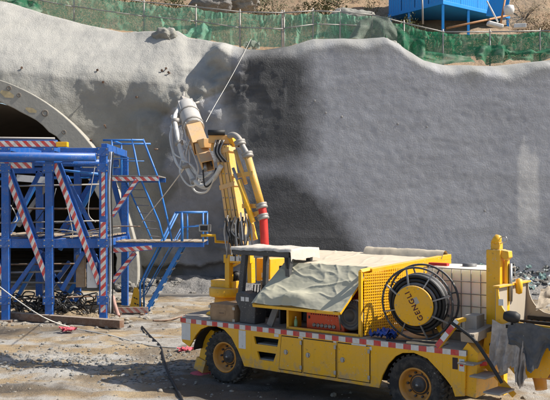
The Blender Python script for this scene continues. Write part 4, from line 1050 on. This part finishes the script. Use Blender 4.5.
part(MB().tube(spline([n0 + V((.16, -.05, 0)), n1 + V((.2, -.08, .02)), n2 + V((.25, -.1, .02)), n3 + V((.2, -.1, 0))], 5), .02, 8), 'arm_line', BLACK, bevel=0)
part(MB().tube([LW(205, 170, 17.7), n0.lerp(n1, .5)], .05, 10), 'extension_cylinder', CHROME, bevel=0)
part(MB().bar(n3, n4, .30, .28, w2=.18, h2=.16), 'nozzle_head', STEEL, bevel=.02)
part(MB().tube([n4, LW(184, 92, 20.4)], [.045, .02], 10), 'nozzle_tip', STEEL, bevel=0)
part(MB().tube([LW(193, 104, 20.2), LW(199, 102, 20.3)], .03, 8), 'nozzle_side_pipe', STEEL, bevel=0)
part(MB().bar(LW(208, 143, 17.9), n1, .2, .2), 'arm_mount', BOOM, bevel=.01)
part(MB().tube(spline([LW(183, 104, 20.0), LW(175, 116, 19.4), LW(176, 128, 19.0), LW(180, 147, 18.6), LW(185, 163, 18.3), LW(193, 179, 18.0), LW(203, 186, 17.8), LW(214, 178, 17.6), LW(221, 166, 17.4)], 8), .052, 12), 'concrete_hose', WHOSE, bevel=0)
for q in ((175.5, 121, 19.2), (179, 143, 18.7), (186, 166, 18.2), (195, 181, 18.0)):
    part(MB().lathe(LW(*q), (.2, 0, -1), [(.05, -.06), (.095, -.05), (.095, .05), (.05, .06)], 14), 'hose_coupling', STEEL, bevel=0)
for (pts, r) in (([(178, 112, 19.6), (172, 126, 19.2), (172, 146, 18.8), (176, 162, 18.4), (182, 170, 18.2)], .028), ([(181, 112, 19.6), (185, 132, 18.9), (189, 152, 18.5), (188, 172, 18.2)], .02), ([(188, 168, 18.2), (194, 190, 18), (206, 192, 17.8), (213, 180, 17.6)], .022), ([(190, 140, 18.6), (186, 158, 18.4), (196, 174, 18), (208, 176, 17.7)], .018), ([(172, 116, 19.5), (178, 124, 19.3), (184, 118, 19.5)], .04), ([(177, 122, 19.3), (170, 134, 19.0), (173, 152, 18.6), (181, 158, 18.4)], .018), ([(184, 150, 18.5), (180, 172, 18.2), (190, 186, 18.0), (202, 180, 17.8)], .02), ([(192, 150, 18.4), (198, 168, 18.0), (196, 184, 17.9), (208, 188, 17.7), (216, 174, 17.5)], .018), ([(182, 160, 18.3), (192, 166, 18.1), (200, 178, 17.9), (212, 172, 17.6)], .024), ([(203, 170, 17.7), (205, 186, 17.7), (212, 182, 17.6), (216, 168, 17.5)], .016)):
    part(MB().tube(spline([LW(*q) for q in pts], 7), r, 8), 'air_hose', WHOSE if r > .017 else BLACK, bevel=0)
# operator's canopy
r0, r1, r2, r3 = .10, 1.46, .20, 1.05
part(MB().bx(r0, r1, r2, r3, 2.47, 2.61), 'canopy_roof', DGREY, bevel=.02)
for (a, b, wd) in ((V((.36, .26, 2.48)), V((.27, .26, 1.70)), .11), (V((1.40, .26, 2.48)), V((1.46, .26, 1.2)), .10), (V((.30, .99, 2.48)), V((.25, .99, 1.2)), .09), (V((1.36, .99, 2.48)), V((1.28, .99, 1.2)), .10)):
    part(MB().bar(a, b, .10, wd), 'canopy_post', DGREY, bevel=.012)
part(MB().prism([(1.50, 2.47), (1.34, 2.47), (1.40, 2.25), (1.46, 2.25)], FN, .21, .31), 'post_gusset', DGREY)
part(MB().prism([(.20, 1.62), (.22, 1.74), (.34, 1.78), (.52, 1.74), (.66, 1.66), (.70, 1.56), (.68, 1.18), (.30, 1.18), (.32, 1.4)], FN, .16, .5), 'control_console', DGREY, bevel=.02)
for u in (.35, .46): part(MB().bx(u, u + .085, .152, .158, 1.60, 1.68), 'console_label', WHITE, bevel=0)
part(MB().bx(.62, 1.05, .5, .9, 1.40, 1.52), 'seat', BLACK, bevel=.04)
part(MB().bx(.98, 1.10, .5, .9, 1.5, 1.98), 'seat_back', BLACK, bevel=.04)
for i in range(4): part(MB().tube([(.45 + i * .05, .4 + i * .03, 1.72), (.47 + i * .05, .4 + i * .03, 1.90)], .012, 6), 'control_lever', BLACK, bevel=0)
part(MB().bar(V((1.08, .12, 1.2)), V((1.26, .14, 1.62)), .05, .13), 'grey_bracket', GREYP)
# equipment housing behind the hatch
part(MB().bx(1.0, 1.03, .5, W - .05, 1.18, 2.28), 'housing_wall', DGREY, bevel=0)
part(MB().bx(1.03, 3.05, W - .08, W - .05, 1.18, 2.4), 'housing_wall', YEL, bevel=0)
part(MB().bx(1.03, 3.0, 1.30, 1.33, 1.18, 2.28), 'housing_back', VOID, bevel=0)
part(MB().bx(1.50, 3.06, .10, .16, 1.18, 1.225), 'sill_beam', YEL)
part(MB().bx(1.48, 1.53, .10, .5, 1.18, 1.62), 'partition', YEL)
part(MB().bx(3.02, 3.08, .10, .16, 1.18, 2.30), 'corner_post', YEL2)
part(MB().bar(V((3.05, .13, 2.29)), V((3.03, .52, 2.31)), .07, .06), 'top_rail', YEL2)
# roof sheet (skewed right end as in the place)
RF = [(1.18, .5, 2.30), (3.04, .5, 2.29), (3.56, 2.3, 2.45), (.62, 2.3, 2.47)]
m = MB(); m.add([V(p) for p in RF] + [V(p) - V((0, 0, .05)) for p in RF], [(0, 1, 2, 3), (7, 6, 5, 4), (0, 4, 5, 1), (1, 5, 6, 2), (2, 6, 7, 3), (3, 7, 4, 0)])
part(m, 'roof_sheet', YEL, bevel=0)
ea, eb = V((3.06, .42, 2.285)), V((3.62, 2.32, 2.47))
part(MB().bar(ea, eb, .10, .09, side=(1, 0, 0)), 'roof_edge', YEL2)
part(MB().bar(ea + V((.02, -.02, -.12)), eb + V((.02, 0, -.12)), .05, .20, side=(1, 0, 0)), 'roof_edge', YEL2)
# perforated yellow side screen
fr = MB(); 
u_of = lambda v: 3.08 + (v - .16) * .24
for i in range(48):
    v = .2 + i * .0435; fr.bar(V((u_of(v), v, 1.20)), V((u_of(v), v, 2.24 + .08 * v)), .012, .018, side=(1, 0, 0))
for j in range(22):
    z = 1.22 + j * .049; fr.bar(V((u_of(.18), .18, z)), V((u_of(2.3), 2.3, z + .0)), .010, .024, side=(1, 0, 0))
part(fr, 'mesh_screen', YEL2, bevel=0)
# hatch: hinged at the roof edge, propped open
h0, h1 = V((1.20, .49, 2.335)), V((3.01, .49, 2.325)); l0, l1 = V((.99, -.25, 1.60)), V((2.87, -.25, 1.60))
nrm = (h1 - h0).cross(l0 - h0).normalized()
m = MB(); vs = [h0, h1, l1, l0]; m.add(vs + [p - nrm * .03 * (1 if nrm.z > 0 else -1) for p in vs], [(0, 1, 2, 3), (7, 6, 5, 4), (0, 4, 5, 1), (1, 5, 6, 2), (2, 6, 7, 3), (3, 7, 4, 0)])
ht = part(m, 'hatch', YEL, bevel=0)
for a, b in ((l0, l1), (l1, h1), (h0, l0)): part(MB().bar(a, b, .045, .05), 'hatch_frame', YEL2, ht, bevel=.004)
part(MB().tube([V((2.6, .2, 1.25)), V((2.8, -.18, 1.62))], .014, 6), 'gas_strut', CHROME, bevel=0)
# orange power unit and blower
pu = part(MB().bx(1.80, 2.62, .28, .95, 1.20, 1.74), 'power_unit', ORANGE, bevel=.015)
for i in range(6):
    part(MB().lathe((1.98 + i * .085, .279, 1.275), (0, -1, 0), [(.036, 0), (.036, .02), (.026, .025), (.024, .008), (0, .008)], 14), 'socket', CHROME, pu, bevel=0)
for i in range(12): part(MB().bx(1.90 + i * .05, 1.925 + i * .05, .272, .279, 1.46, 1.475), 'vent_slot', VOID, pu, bevel=0)
part(MB().bx(1.85, 1.88, .27, .279, 1.38, 1.43), 'switch', BLACK, pu, bevel=0); part(MB().lathe((2.52, .279, 1.47), (0, -1, 0), [(.02, 0), (.015, .02), (0, .02)], 10), 'stop_button', RED, pu, bevel=0)
part(MB().bx(2.63, 3.0, .6, .95, 1.20, 1.95), 'red_cabinet', paint('dark_red_paint', (.32, .02, .015), .4, .1), bevel=.01)
bl = part(MB().lathe((2.83, .12, 1.52), (0, 1, 0), [(0, .03), (.09, .03), (.10, .0), (.13, .0), (.14, .025), (.19, .02), (.20, -.005), (.235, .005), (.255, .04), (.262, .09), (.262, .50), (.2, .52), (0, .52)], 40), 'blower', plain('dark_blower_grey', (.075, .075, .078), .5), bevel=0)
for i in range(9):
    for j in range(3):
        t = R(15 + i * 9); p = V((2.83 + .264 * math.cos(t), .27 + j * .10, 1.52 + .264 * math.sin(t)))
        part(MB().box(p, (.008, .075, .026), Matrix.Rotation(-t, 3, 'Y')), 'cooling_slot', WHITE, bl, bevel=0)
part(MB().tube(spline([(2.9, .3, 1.25), (3.0, .5, 1.35), (2.95, .7, 1.3)], 5), .03, 8), 'cable', BLACK, bevel=0)
# raised rear lid with canvas is on the far edge
lid = [L(367, 248, 2.2), L(446, 252, 2.2), L(446, 256.5, 2.15), L(370, 253, 2.15)]
part(MB().bar(L(366, 254.5, 2.25), L(447, 259, 2.25), .2, .12), 'rear_lid', YEL)
# hose reel
RC = V((4.02, .34, 1.80)); RA = Vector((math.sin(R(9)), -math.cos(R(9)), -.10)).normalized()   # axis towards the viewer
RU = V((RA.y, -RA.x, 0)).normalized() * -1; RV = RA.cross(RU)
RL = bpy.data.objects.new('hose_reel', None); COL.objects.link(RL); RL.parent = TR; OFF[RL] = V((0, 0, 0)); RL.empty_display_size = .2
def ringp(r, h, n=64): return [RC + RU * r * math.cos(2 * math.pi * k / n) + RV * r * math.sin(2 * math.pi * k / n) + RA * h for k in range(n + 1)]
for h in (.02, -.30): MB().tube(ringp(.605, h), .019, 8, cap=False).build('outer_ring', DGREY, RL)
for k in range(8):
    t = 2 * math.pi * (k + .35) / 8; d = RU * math.cos(t) + RV * math.sin(t)
    MB().bar(RC + d * .30 + RA * .16, RC + d * .60 + RA * .02, .03, .02, side=RA).build('spoke', STEEL, RL)
    MB().bar(RC + d * .20 - RA * .30, RC + d * .60 - RA * .30, .03, .02, side=RA).build('spoke', DGREY, RL)
MB().lathe(RC, RA, [(0, .20), (.325, .20), (.335, .19), (.335, .175), (0, .175)], 48, False).build('reel_disc', YEL, RL, bevel=.003)
for k in range(10):
    t = 2 * math.pi * k / 10; p = RC + (RU * math.cos(t) + RV * math.sin(t)) * .30 + RA * .202; MB().lathe(p, RA, [(.012, -.002), (.012, .006), (0, .008)], 6, False).build('disc_bolt', CHROME, RL)
MB().lathe(RC, RA, [(.0, .17), (.30, .17), (.30, -.28), (0, -.28)], 32).build('reel_drum', VOID, RL)
for j in range(3):
    for i in range(7 - j):
        MB().tube(ringp(.335 + j * .062, .06 - i * .05 - j * .02, 48), .031, 8, cap=False).build('hose_turn', BLACK if (i + j) % 3 else GREYP, RL)
for sg in (-1, 1): MB().bar(RC + RU * sg * .45 - RA * .14 + V((0, 0, -.62)), RC - RA * .32 , .06, .06).build('reel_stand', YEL, RL, bevel=.005)
# lettering on the disc
cu = bpy.data.curves.new('GENGLI', 'FONT'); cu.body = 'GENGLI'; cu.size = .125; cu.align_x = 'CENTER'; cu.align_y = 'CENTER'; cu.extrude = .0015; cu.space_character = 1.25; cu.offset = .0025
to = bpy.data.objects.new('tmp', cu); COL.objects.link(to); bpy.context.view_layer.update()
me = bpy.data.meshes.new_from_object(to.evaluated_get(bpy.context.evaluated_depsgraph_get())); bpy.data.objects.remove(to)
ang = R(117); ex = RU * math.cos(ang) + RV * math.sin(ang); ey = RU * -math.sin(ang) + RV * math.cos(ang)
TXM = Matrix(((ex.x, ey.x, RA.x, 0), (ex.y, ey.y, RA.y, 0), (ex.z, ey.z, RA.z, 0), (0, 0, 0, 1))); TXM.translation = RC + RA * .2025 + RU * .02 - RV * .0
me.transform(TXM); me.materials.append(plain('dark_lettering', (.10, .02, .03))); o = bpy.data.objects.new('lettering', me); COL.objects.link(o); o.parent = RL; OFF[o] = V((0, 0, 0))
pp = RC + RA * .2015 + RU * .05 + RV * .09
MB().add([pp + ex * a + ey * b for a, b in ((-.055, -.04), (.055, -.04), (.055, .04), (-.055, .04))], [(0, 1, 2, 3)]).build('maker_plate', CHROME, RL)
# rear frame, guard arm, rear steps
g0, g1 = V((4.58, -.01, 1.19)), V((4.90, .05, 1.62))
gr = part(MB().bar(g0, g1, .10, .07, side=(0, 1, 0)), 'guard_arm', YEL2)
part(MB().tape(g0, g1, .085, (-.2, -1, .0), lift=.052), 'hazard_band', STRIP, gr, bevel=0)
part(MB().bar(g1 + V((-.02, -.05, 0)), g1 + V((.06, .5, .02)), .07, .06, side=(1, 0, 0)), 'guard_top', YEL2)
part(MB().bx(4.92, 5.12, .22, .52, 1.40, 1.70), 'junction_box', STEEL, bevel=.008)
part(MB().bar(V((5.08, -.02, 1.38)), V((5.16, 1.1, 1.52)), .24, .14, side=(1, 0, 0)), 'rear_beam', paint('tan_dusty_plate', (.34, .27, .2), .8, .5))
part(MB().prism([(4.95, .48), (5.18, .45), (5.22, 1.15), (5.05, 1.3), (4.95, 1.16)], FN, .05, .9), 'rear_frame', YEL)
part(MB().prism([(5.15, 1.1), (5.50, 1.1), (5.55, 1.36), (5.42, 1.5), (5.2, 1.42)], FN, .36, .42), 'hitch_plate', YEL, bevel=.004)
for (u, z) in ((5.30, 1.25), (5.44, 1.34)): part(MB().lathe((u, .358, z), (0, -1, 0), [(.03, 0), (.03, .01), (.02, .01), (.018, -.0)], 12), 'pin_hole', VOID, bevel=0)
for i, (px, py) in enumerate(((473, 362), (485, 375), (499, 391))):
    p = L(px, py, .12); part(MB().box(p, (.27, .50, .03), Matrix.Rotation(-.06, 3, 'Z')), 'rear_step', STEEL, bevel=.006)
    if i == 0: st0 = p
    st1 = p
part(MB().bar(st0 + V((-.1, .26, .12)), st1 + V((.14, .26, -.10)), .03, .09), 'step_stringer', YEL)
for q in (0, .5, 1): part(MB().bar(st0.lerp(st1, q) + V((-.02, -.0, -.035)), st0.lerp(st1, q) + V((-.02, .26, -.035)), .05, .04), 'step_arm', YEL)
part(MB().bar(V((5.0, .12, .92)), V((5.3, .2, .98)), .05, .06), 'red_bar', RED)
part(MB().tube(spline([L(452, 323, .0), L(462, 330, -.02), L(474, 340, -.04), L(488, 360, -.08), L(502, 383, -.1)], 8), .028, 8), 'black_cable', BLACK, bevel=0)
# mast
m0 = L(486, 250, .6); m1 = L(500, 250, .6)
part(MB().bx(m0.x, m1.x, .6, .85, 1.18, 2.72), 'mast', YEL, bevel=.012)
part(MB().bx(m1.x + .02, m1.x + .07, .72, .82, 1.5, 2.55), 'mast_rail', YEL2)
part(MB().prism([(m1.x - .02, 2.72), (m1.x + .12, 2.70), (m1.x + .13, 2.60), (m1.x + .07, 2.55), (m1.x - .02, 2.62)], FN, .64, .80), 'mast_bracket', YEL, bevel=.012)
part(MB().tube([V((m1.x + .1, .78, 1.9)), V((m1.x + .1, .78, 2.5))], .03, 10), 'mast_cylinder', CHROME, bevel=0)
part(MB().bx(m0.x + .05, m0.x + .2, .66, .8, 2.72, 2.84), 'beacon_base', YEL, bevel=.01)
part(MB().lathe((m0.x + .12, .72, 2.84), (.4, 0, 1), [(0, .12), (.05, .11), (.07, .05), (.08, -.02), (0, -.03)], 16), 'beacon', YEL2, bevel=0)
part(MB().tube(spline([(m0.x + .16, .7, 2.9), (m0.x + .28, .7, 2.93), (m0.x + .30, .7, 2.86), (m0.x + .2, .7, 2.82)], 5), .008, 6), 'beacon_guard', CHROME, bevel=0)
part(MB().lathe((m1.x + .17, .95, 2.12), (0, 0, 1), [(0, .14), (.05, .12), (.06, 0), (.05, -.1), (0, -.12)], 14), 'filter_cup', YEL2, bevel=0)
# hopper
DIRTY = paint('dirty_hopper_yellow', (.62, .27, .02), .6, .45, scale=2.5)
HP = bpy.data.objects.new('hopper', None); COL.objects.link(HP); HP.parent = TR; OFF[HP] = V((0, 0, 0)); HP.empty_display_size = .2
hc = [(5.40, 2.14), (5.44, 2.14)] + [(5.44 + .42 * (1 - math.cos(t)), 2.14 - .50 * math.sin(t) ** .9) for t in np.linspace(.15, math.pi / 2, 8)] + [(6.5, 1.62), (6.5, 1.35), (6.2, .85), (5.75, .80), (5.40, 1.15)]
HD = paint('dusty_hopper_inside', (.42, .36, .28), .8, .5, scale=2)
MB().prism(hc, FN, .30, .33).build('near_plate', YEL, HP, bevel=.004)
MB().prism(hc, FN, 1.52, 1.55).build('far_plate', HD, HP, bevel=.004)
MB().prism([(5.38, 1.15), (5.41, 1.15), (5.41, 2.15), (5.38, 2.15)], FN, .33, 1.52).build('back_plate', HD, HP, bevel=0)
MB().bx(5.36, 5.47, .28, 1.57, 2.15, 2.18).build('rim_plate', YEL, HP, bevel=.004)
MB().bar(V((5.75, .92, .84)), V((6.3, .92, .84)), 1.18, .03, side=(0, 1, 0)).build('hopper_floor', DIRTY, HP)
MB().bar(V((6.48, .92, 1.62)), V((6.25, .92, .85)), 1.18, .03, side=(0, 1, 0)).build('front_plate', DIRTY, HP)
MB().bar(V((5.40, .92, 1.18)), V((5.78, .92, .85)), 1.18, .03, side=(0, 1, 0)).build('sloped_plate', DIRTY, HP)
for i in range(9): MB().bx(5.5 + i * .11, 5.52 + i * .11, .34, 1.51, 1.50, 1.54).build('grate_bar', VOID, HP)
for v in (.36, .92, 1.49): MB().bx(5.45, 6.5, v - .03, v + .03, 1.54, 1.60).build('grate_rail', VOID, HP)
MB().tube([V((5.92, .75, .9)), V((5.93, .74, .72)), V((5.97, .70, .58))], [.16, .10, .09], 14).build('hopper_outlet', DIRTY, HP)
MB().bx(5.45, 5.53, .29, .297, 1.88, 1.98).build('hopper_label', WHITE, HP)
MB().lathe(V((5.72, .16, 1.74)), (.9, .1, -.1), [(0, -.13), (.06, -.12), (.085, -.06), (.09, .05), (.06, .11), (0, .12)], 18).build('rubber_buffer', BLACK, HP)
MB().tube([V((5.7, .2, 1.6)), V((5.7, .25, 1.72))], .02, 8).build('buffer_stem', BLACK, HP)
MB().bar(V((5.6, .24, 1.58)), V((6.5, .24, 1.58)), .06, .05).build('edge_clamp', VOID, HP)

# ------------------------------------------------------------------ things standing on the truck
def tw(m): return m.xf(TM)
# cloth sheets
def hatchcloth(a, b):
    a2 = -.02 + a * 1.04; p = h0.lerp(h1, a2).lerp(l0.lerp(l1, a2), b * .985)
    rg = lambda q: (1 - min(1, abs(q) * 3.2)) ** 3
    fold = .02 * math.sin(a * 9 + b * 3) * b + .026 * rg(fbm(a * 2.2 + b * 1.1, b * 1.0 - a * .5, 6, 2)) + .018 * rg(fbm(a * 3.4 - b * 2.0, b * 1.6, 16, 2)) + .010 * fbm(a * 9, b * 7, 3, 3)
    bulge = .13 * math.exp(-((a - .42) ** 2 / .03 + (b - .82) ** 2 / .02)) + .06 * math.exp(-((a - .1) ** 2 / .01 + (b - .8) ** 2 / .05))
    up = nrm if nrm.z > 0 else -nrm
    e = smooth(0, .04, a) * smooth(1, .96, a)
    return p + up * (.035 + max(fold, -.02) * .7 * e + bulge)
o = tw(MB().grid(150, 90, hatchcloth)).build('canvas_sheet', TARP); tag(o, 'grey green canvas sheet spread over the open side hatch', 'tarpaulin')
def roofcloth(a, b):
    p = V(RF[0]).lerp(V(RF[1]), a).lerp(V(RF[3]).lerp(V(RF[2]), a), b); p.x -= .06 * (1 - a); 
    return p + V((0, -.03, .022 + .012 * fbm(a * 5, b * 4, 2, 4) + .010 * (1 - min(1, abs(fbm(a * 5, b * 1.4, 8, 2)) * 4)) ** 3))
o = tw(MB().grid(140, 60, roofcloth)).build('roof_cover', TARP2); tag(o, 'cream dusty canvas covering the flat housing roof', 'tarpaulin')
ra, rb = L(367, 249.5, 2.2), L(446, 253.5, 2.2)
def lidcloth(a, b):
    p = ra.lerp(rb, a); t = b * math.pi * 1.15; return p + V((0, -.17 + .2 * b * 1.7, -.10 + .16 * math.sin(t) + .015 * fbm(a * 8, b * 3, 3, 3)))
o = tw(MB().grid(60, 14, lidcloth)).build('rolled_canvas', TARP2); tag(o, 'rolled cream canvas along the far roof edge', 'tarpaulin')
def canopycloth(a, b):
    e = .92; uu = (r1 - r0 + .10); v = r2 - .03 + (r3 - r2 + .06) * b
    if a <= e: u = r0 - .04 + uu * a / e; z = 0.0
    else: u = r0 - .04 + uu + .02 * (a - e) / (1 - e); z = -.20 * (a - e) / (1 - e) + .02 * math.sin(v * 9)
    z += 2.628 + .022 * fbm(u * 3, v * 3, 5, 4) + .05 * math.exp(-((u - .45) ** 2 + (v - .6) ** 2) / .04)
    z -= .06 * smooth(.035, 0, b)
    return V((u, v, z))
o = tw(MB().grid(60, 50, canopycloth)).build('canopy_cover', CANV); tag(o, 'cement caked whitish cloth lying on the operator canopy', 'cloth')
def aproncloth(a, b):
    u = 5.42 + .78 * a; drop = .55 + .45 * smooth(.45, .75, a) * smooth(1.0, .8, a) - .22 * smooth(.8, 1, a)
    fold = .06 * math.sin(a * 14 + b) * (.2 + b)
    return V((u + .03 * math.sin(b * 4), .22 - .05 * b - fold * .8 + .05 * fbm(a * 4, b * 3, 8, 3), 1.60 - drop * b))
def mk_apron(u0, u1, dropf, dv, seed, name, mat, label):
    def f(a, b):
        d = dropf(a) * (1 + .10 * fbm(a * 9, 0, seed, 4)); return V((u0 + (u1 - u0) * a + .04 * math.sin(b * 3 + seed) * b, .25 - dv - .06 * b - .045 * math.sin(a * 17 + seed + b * 2.5 + 2 * fbm(a * 2, b, seed, 2)) * (.15 + b) + .07 * fbm(a * 4, b * 3, seed, 4) * b, 1.64 - d * b + .03 * math.sin(a * 8 + seed) * (1 - b)))
    o = tw(MB().grid(70, 44, f)).build(name, mat); return tag(o, label, 'rubber sheet')
mk_apron(5.38, 5.84, lambda a: .60 + .06 * math.sin(a * 5) + .16 * a, .03, 2, 'rubber_apron', APRON2, 'cement grey rubber sheet hanging over the hopper side')
mk_apron(5.66, 6.55, lambda a: .30 + .42 * math.exp(-((a - .42) ** 2) / .025) + .12 * math.sin(a * 9) * a , .10, 5, 'rubber_apron', APRON, 'black soaked rubber sheet draped over the hopper edge')
mk_apron(5.78, 5.98, lambda a: .78 + .16 * math.sin(a * 3), .06, 9, 'rubber_strip', APRON2, 'narrow pale rubber strip hanging lowest from the hopper')
mk_apron(6.38, 6.75, lambda a: .62 + .3 * a, .13, 12, 'rubber_apron', APRON2, 'pale grey rubber sheet at the hopper right end')
# old canvas behind the hopper
q = LW(545, 298, 13.0)
o = tw(MB().grid(30, 20, lambda a, b: LW(536 + 40 * a, 290 - 6 * math.sin(a * 2.5) + 20 * b, 13.2 + .3 * a) + V((0, .2 * (1 - b) + .06 * fbm(a * 4, b * 4, 3, 3), .05 * fbm(a * 5, b * 5, 1, 3))))).build('brown_canvas', cloth('dusty_brown_canvas', (.38, .31, .23))); tag(o, 'dusty brown canvas over the far side of the hopper', 'canvas')
# boxes
def box3(name, mat, u0, u1, v0, v1, z0, z1, label, cat, metal_corners=False, rz=0.0):
    c = V(((u0 + u1) / 2, (v0 + v1) / 2, z0)); T = thing(name, label, cat, TM @ c, -TH + rz); OFF[T] = V((0, 0, 0))
    a, b, h = (u1 - u0) / 2, (v1 - v0) / 2, z1 - z0
    MB().bx(-a, a, -b, b, 0, h).build('carton', mat, T, bevel=.008)
    MB().bx(-a - .004, a + .004, -b - .004, b + .004, h - .05, h + .006).build('lid', mat, T, bevel=.004)
    if metal_corners:
        for sx in (-1, 1):
            for z in (0.03, h - .06): MB().bx(sx * a - .03, sx * a + .03, -b - .01, -b - .004, z - .025, z + .03).build('corner_fitting', CHROME, T)
        MB().bx(-.09, .09, -b - .006, -b - .003, h * .35, h * .65).build('handle_plate', CARD, T, bevel=.002); MB().bx(-.05, .05, -b - .012, -b - .006, h * .46, h * .52).build('handle', RUST, T)
    else: MB().bx(-.03, .03, -b - .007, b + .007, -.0 + .01, h + .009).build('packing_tape', plain('brown_tape', (.42, .30, .17), .35), T)
    return T
box3('tool_box', CARD, -.42, .20, .12, .62, 1.18, 1.50, 'brown tool box with metal corner fittings on the front deck', 'box', True)
box3('cardboard_box', CARD, .02, .40, 1.15, 1.5, 1.68, 1.90, 'small brown cardboard box perched by the turret', 'box')
o = tw(MB().bx(-.02, .45, 1.1, 1.55, 1.18, 1.68)).build('grey_crate', DGREY, bevel=.02); tag(o, 'dark grey crate behind the control console', 'crate')
o = tw(MB().bx(-.38, .25, .66, 1.0, 1.18, 1.50)).build('dark_case', plain('dark_brown_case', (.10, .075, .06)), bevel=.015); tag(o, 'dark brown case behind the tool box', 'case')
# IBC tank
T = thing('liquid_container', 'white plastic liquid tank in wire cage behind the reel', 'tank', TM @ V((4.5, 1.3, 1.18)), -TH); OFF[T] = V((0, 0, 0))
a, b, h = .60, .50, 1.0
kt = NB('cream_tank_plastic'); n_ = kt.noise(3, 5); kt.b.inputs['Subsurface Weight'].default_value = 0.0
TANK = kt.fin(kt.mix(kt.ramp(n_, .3, .7), (.90, .80, .62), (.93, .86, .72)), .45)
kt.b.inputs['Subsurface Weight'].default_value = 0.6; kt.b.inputs['Subsurface Radius'].default_value = (1, .7, .4); kt.b.inputs['Subsurface Scale'].default_value = 0.35
MB().bx(-a + .02, a - .02, -b + .02, b - .02, .16, 1.20).build('tank_body', TANK, T, bevel=.05)
MB().lathe((0, 0, 1.2), (0, 0, 1), [(.12, -.02), (.12, .05), (0, .05)], 20).build('filler_cap', GREYP, T)
CAGE = paint('dull_cage_steel', (.26, .21, .17), .5, .3, scale=3)
for i, u in enumerate(np.linspace(-a, a, 8)):
    MB().tube([(u, -b, .14), (u, -b, 1.19)], .008, 6).build('cage_bar', CAGE, T); MB().tube([(u, b, .14), (u, b, 1.19)], .010, 6).build('cage_bar', CAGE, T)
for i, v in enumerate(np.linspace(-b, b, 7)):
    MB().tube([(-a, v, .14), (-a, v, 1.19)], .010, 6).build('cage_bar', CAGE, T); MB().tube([(a, v, .14), (a, v, 1.19)], .010, 6).build('cage_bar', CAGE, T)
for z in np.linspace(.18, 1.19, 6):
    MB().tube([(-a, -b - .01, z), (a, -b - .01, z), (a + .01, b, z), (-a, b, z), (-a, -b - .01, z)], .008, 6).build('cage_ring', CAGE, T)
for v in (-.4, 0, .4): MB().bx(-a, a, v - .06, v + .06, 0, .14).build('pallet_foot', WOOD, T, bevel=.005)
o = tw(MB().box(V((4.1, .95, 2.42)), (.35, .1, .05))).build('red_strap', RED, bevel=.01); tag(o, 'red strap lying on top of the caged tank', 'strap')
# bits on deck
q = V((3.42, .16, 1.18)); m = MB()
for i in range(6):
    cc = q + V((rnd.uniform(-.18, .2), rnd.uniform(-.04, .1), rnd.uniform(0, .08))); m.grid(9, 9, lambda a, b: cc + V(((a - .5) * .26, (b - .5) * .2, .06 + .12 * fbm(a * 3, b * 3, i * 2.1, 3))))
o = tw(m).build('blue_bag', BLUEBAG); tag(o, 'crumpled blue plastic bag on deck under the reel', 'bag')
o = tw(MB().box(V((4.28, .2, 1.20)), (.6, .34, .03), Matrix.Rotation(.12, 3, 'Z'))).build('pale_board', plain('pale_plywood', (.62, .50, .33)), bevel=.004); tag(o, 'pale plywood board on deck right of the reel', 'board')
o = tw(MB().tube(spline([V((3.6, .05, 1.2)), V((3.9, .03, 1.21)), V((4.1, .12, 1.21)), V((4.4, .06, 1.23)), V((4.55, .2, 1.2))], 8), .018, 8)).build('deck_cable', BLACK); tag(o, 'black cable lying along the deck edge below reel', 'cable')
T = thing('bottle', 'small green topped bottle beside the orange power unit', 'bottle', TM @ V((1.62, .2, 1.225)), -TH); OFF[T] = V((0, 0, 0))
MB().lathe((0, 0, 0), (0, 0, 1), [(0, 0), (.03, 0), (.032, .01), (.032, .10), (.012, .14), (.012, .16), (0, .16)], 14).build('bottle_body', plain('green_plastic', (.25, .5, .28), .3), T)
MB().lathe((0, 0, .16), (0, 0, 1), [(.014, 0), (.014, .02), (0, .02)], 10).build('bottle_cap', WHITE, T)

# ------------------------------------------------------------------ spray mist at the nozzle
mb = MB(); mc = P(236, 120, 21.0)
mb.grid(24, 16, lambda a, b: mc + V((1.15 * math.sin(math.pi * b) * math.cos(2 * math.pi * a), .9 * math.sin(math.pi * b) * math.sin(2 * math.pi * a), .75 * math.cos(math.pi * b))))
k = NB('spray_mist'); k.t.nodes.remove(k.b); pv = k.n('ShaderNodeVolumePrincipled'); pv.inputs['Color'].default_value = (.8, .8, .8, 1)
sep = k.n('ShaderNodeVectorMath', operation='LENGTH'); mp = k.n('ShaderNodeMapping'); k.link(k.coord('Object'), mp.inputs[0]); mp.inputs['Location'].default_value = (0, 0, -1.0); mp.inputs['Scale'].default_value = (1 / 1.1, 1 / .85, 1 / .7)
mp.inputs['Location'].default_value = (0, 0, -.75 / .7); k.link(mp.outputs[0], sep.inputs[0])
fall = k.ramp(sep.outputs['Value'], .15, 1.0, 1.0, 0.0); nz_ = k.ramp(k.noise(2.2, 4, .6), .4, .7, 0, 1)
dn = k.math('MULTIPLY', k.math('MULTIPLY', fall, nz_), .30); k.link(dn, pv.inputs['Density']); k.link(pv.outputs[0], k.out.inputs['Volume'])
o = mb.build('spray_mist', k.m); tag(o, 'thin grey concrete mist drifting beside the boom head', 'mist', kind='stuff')
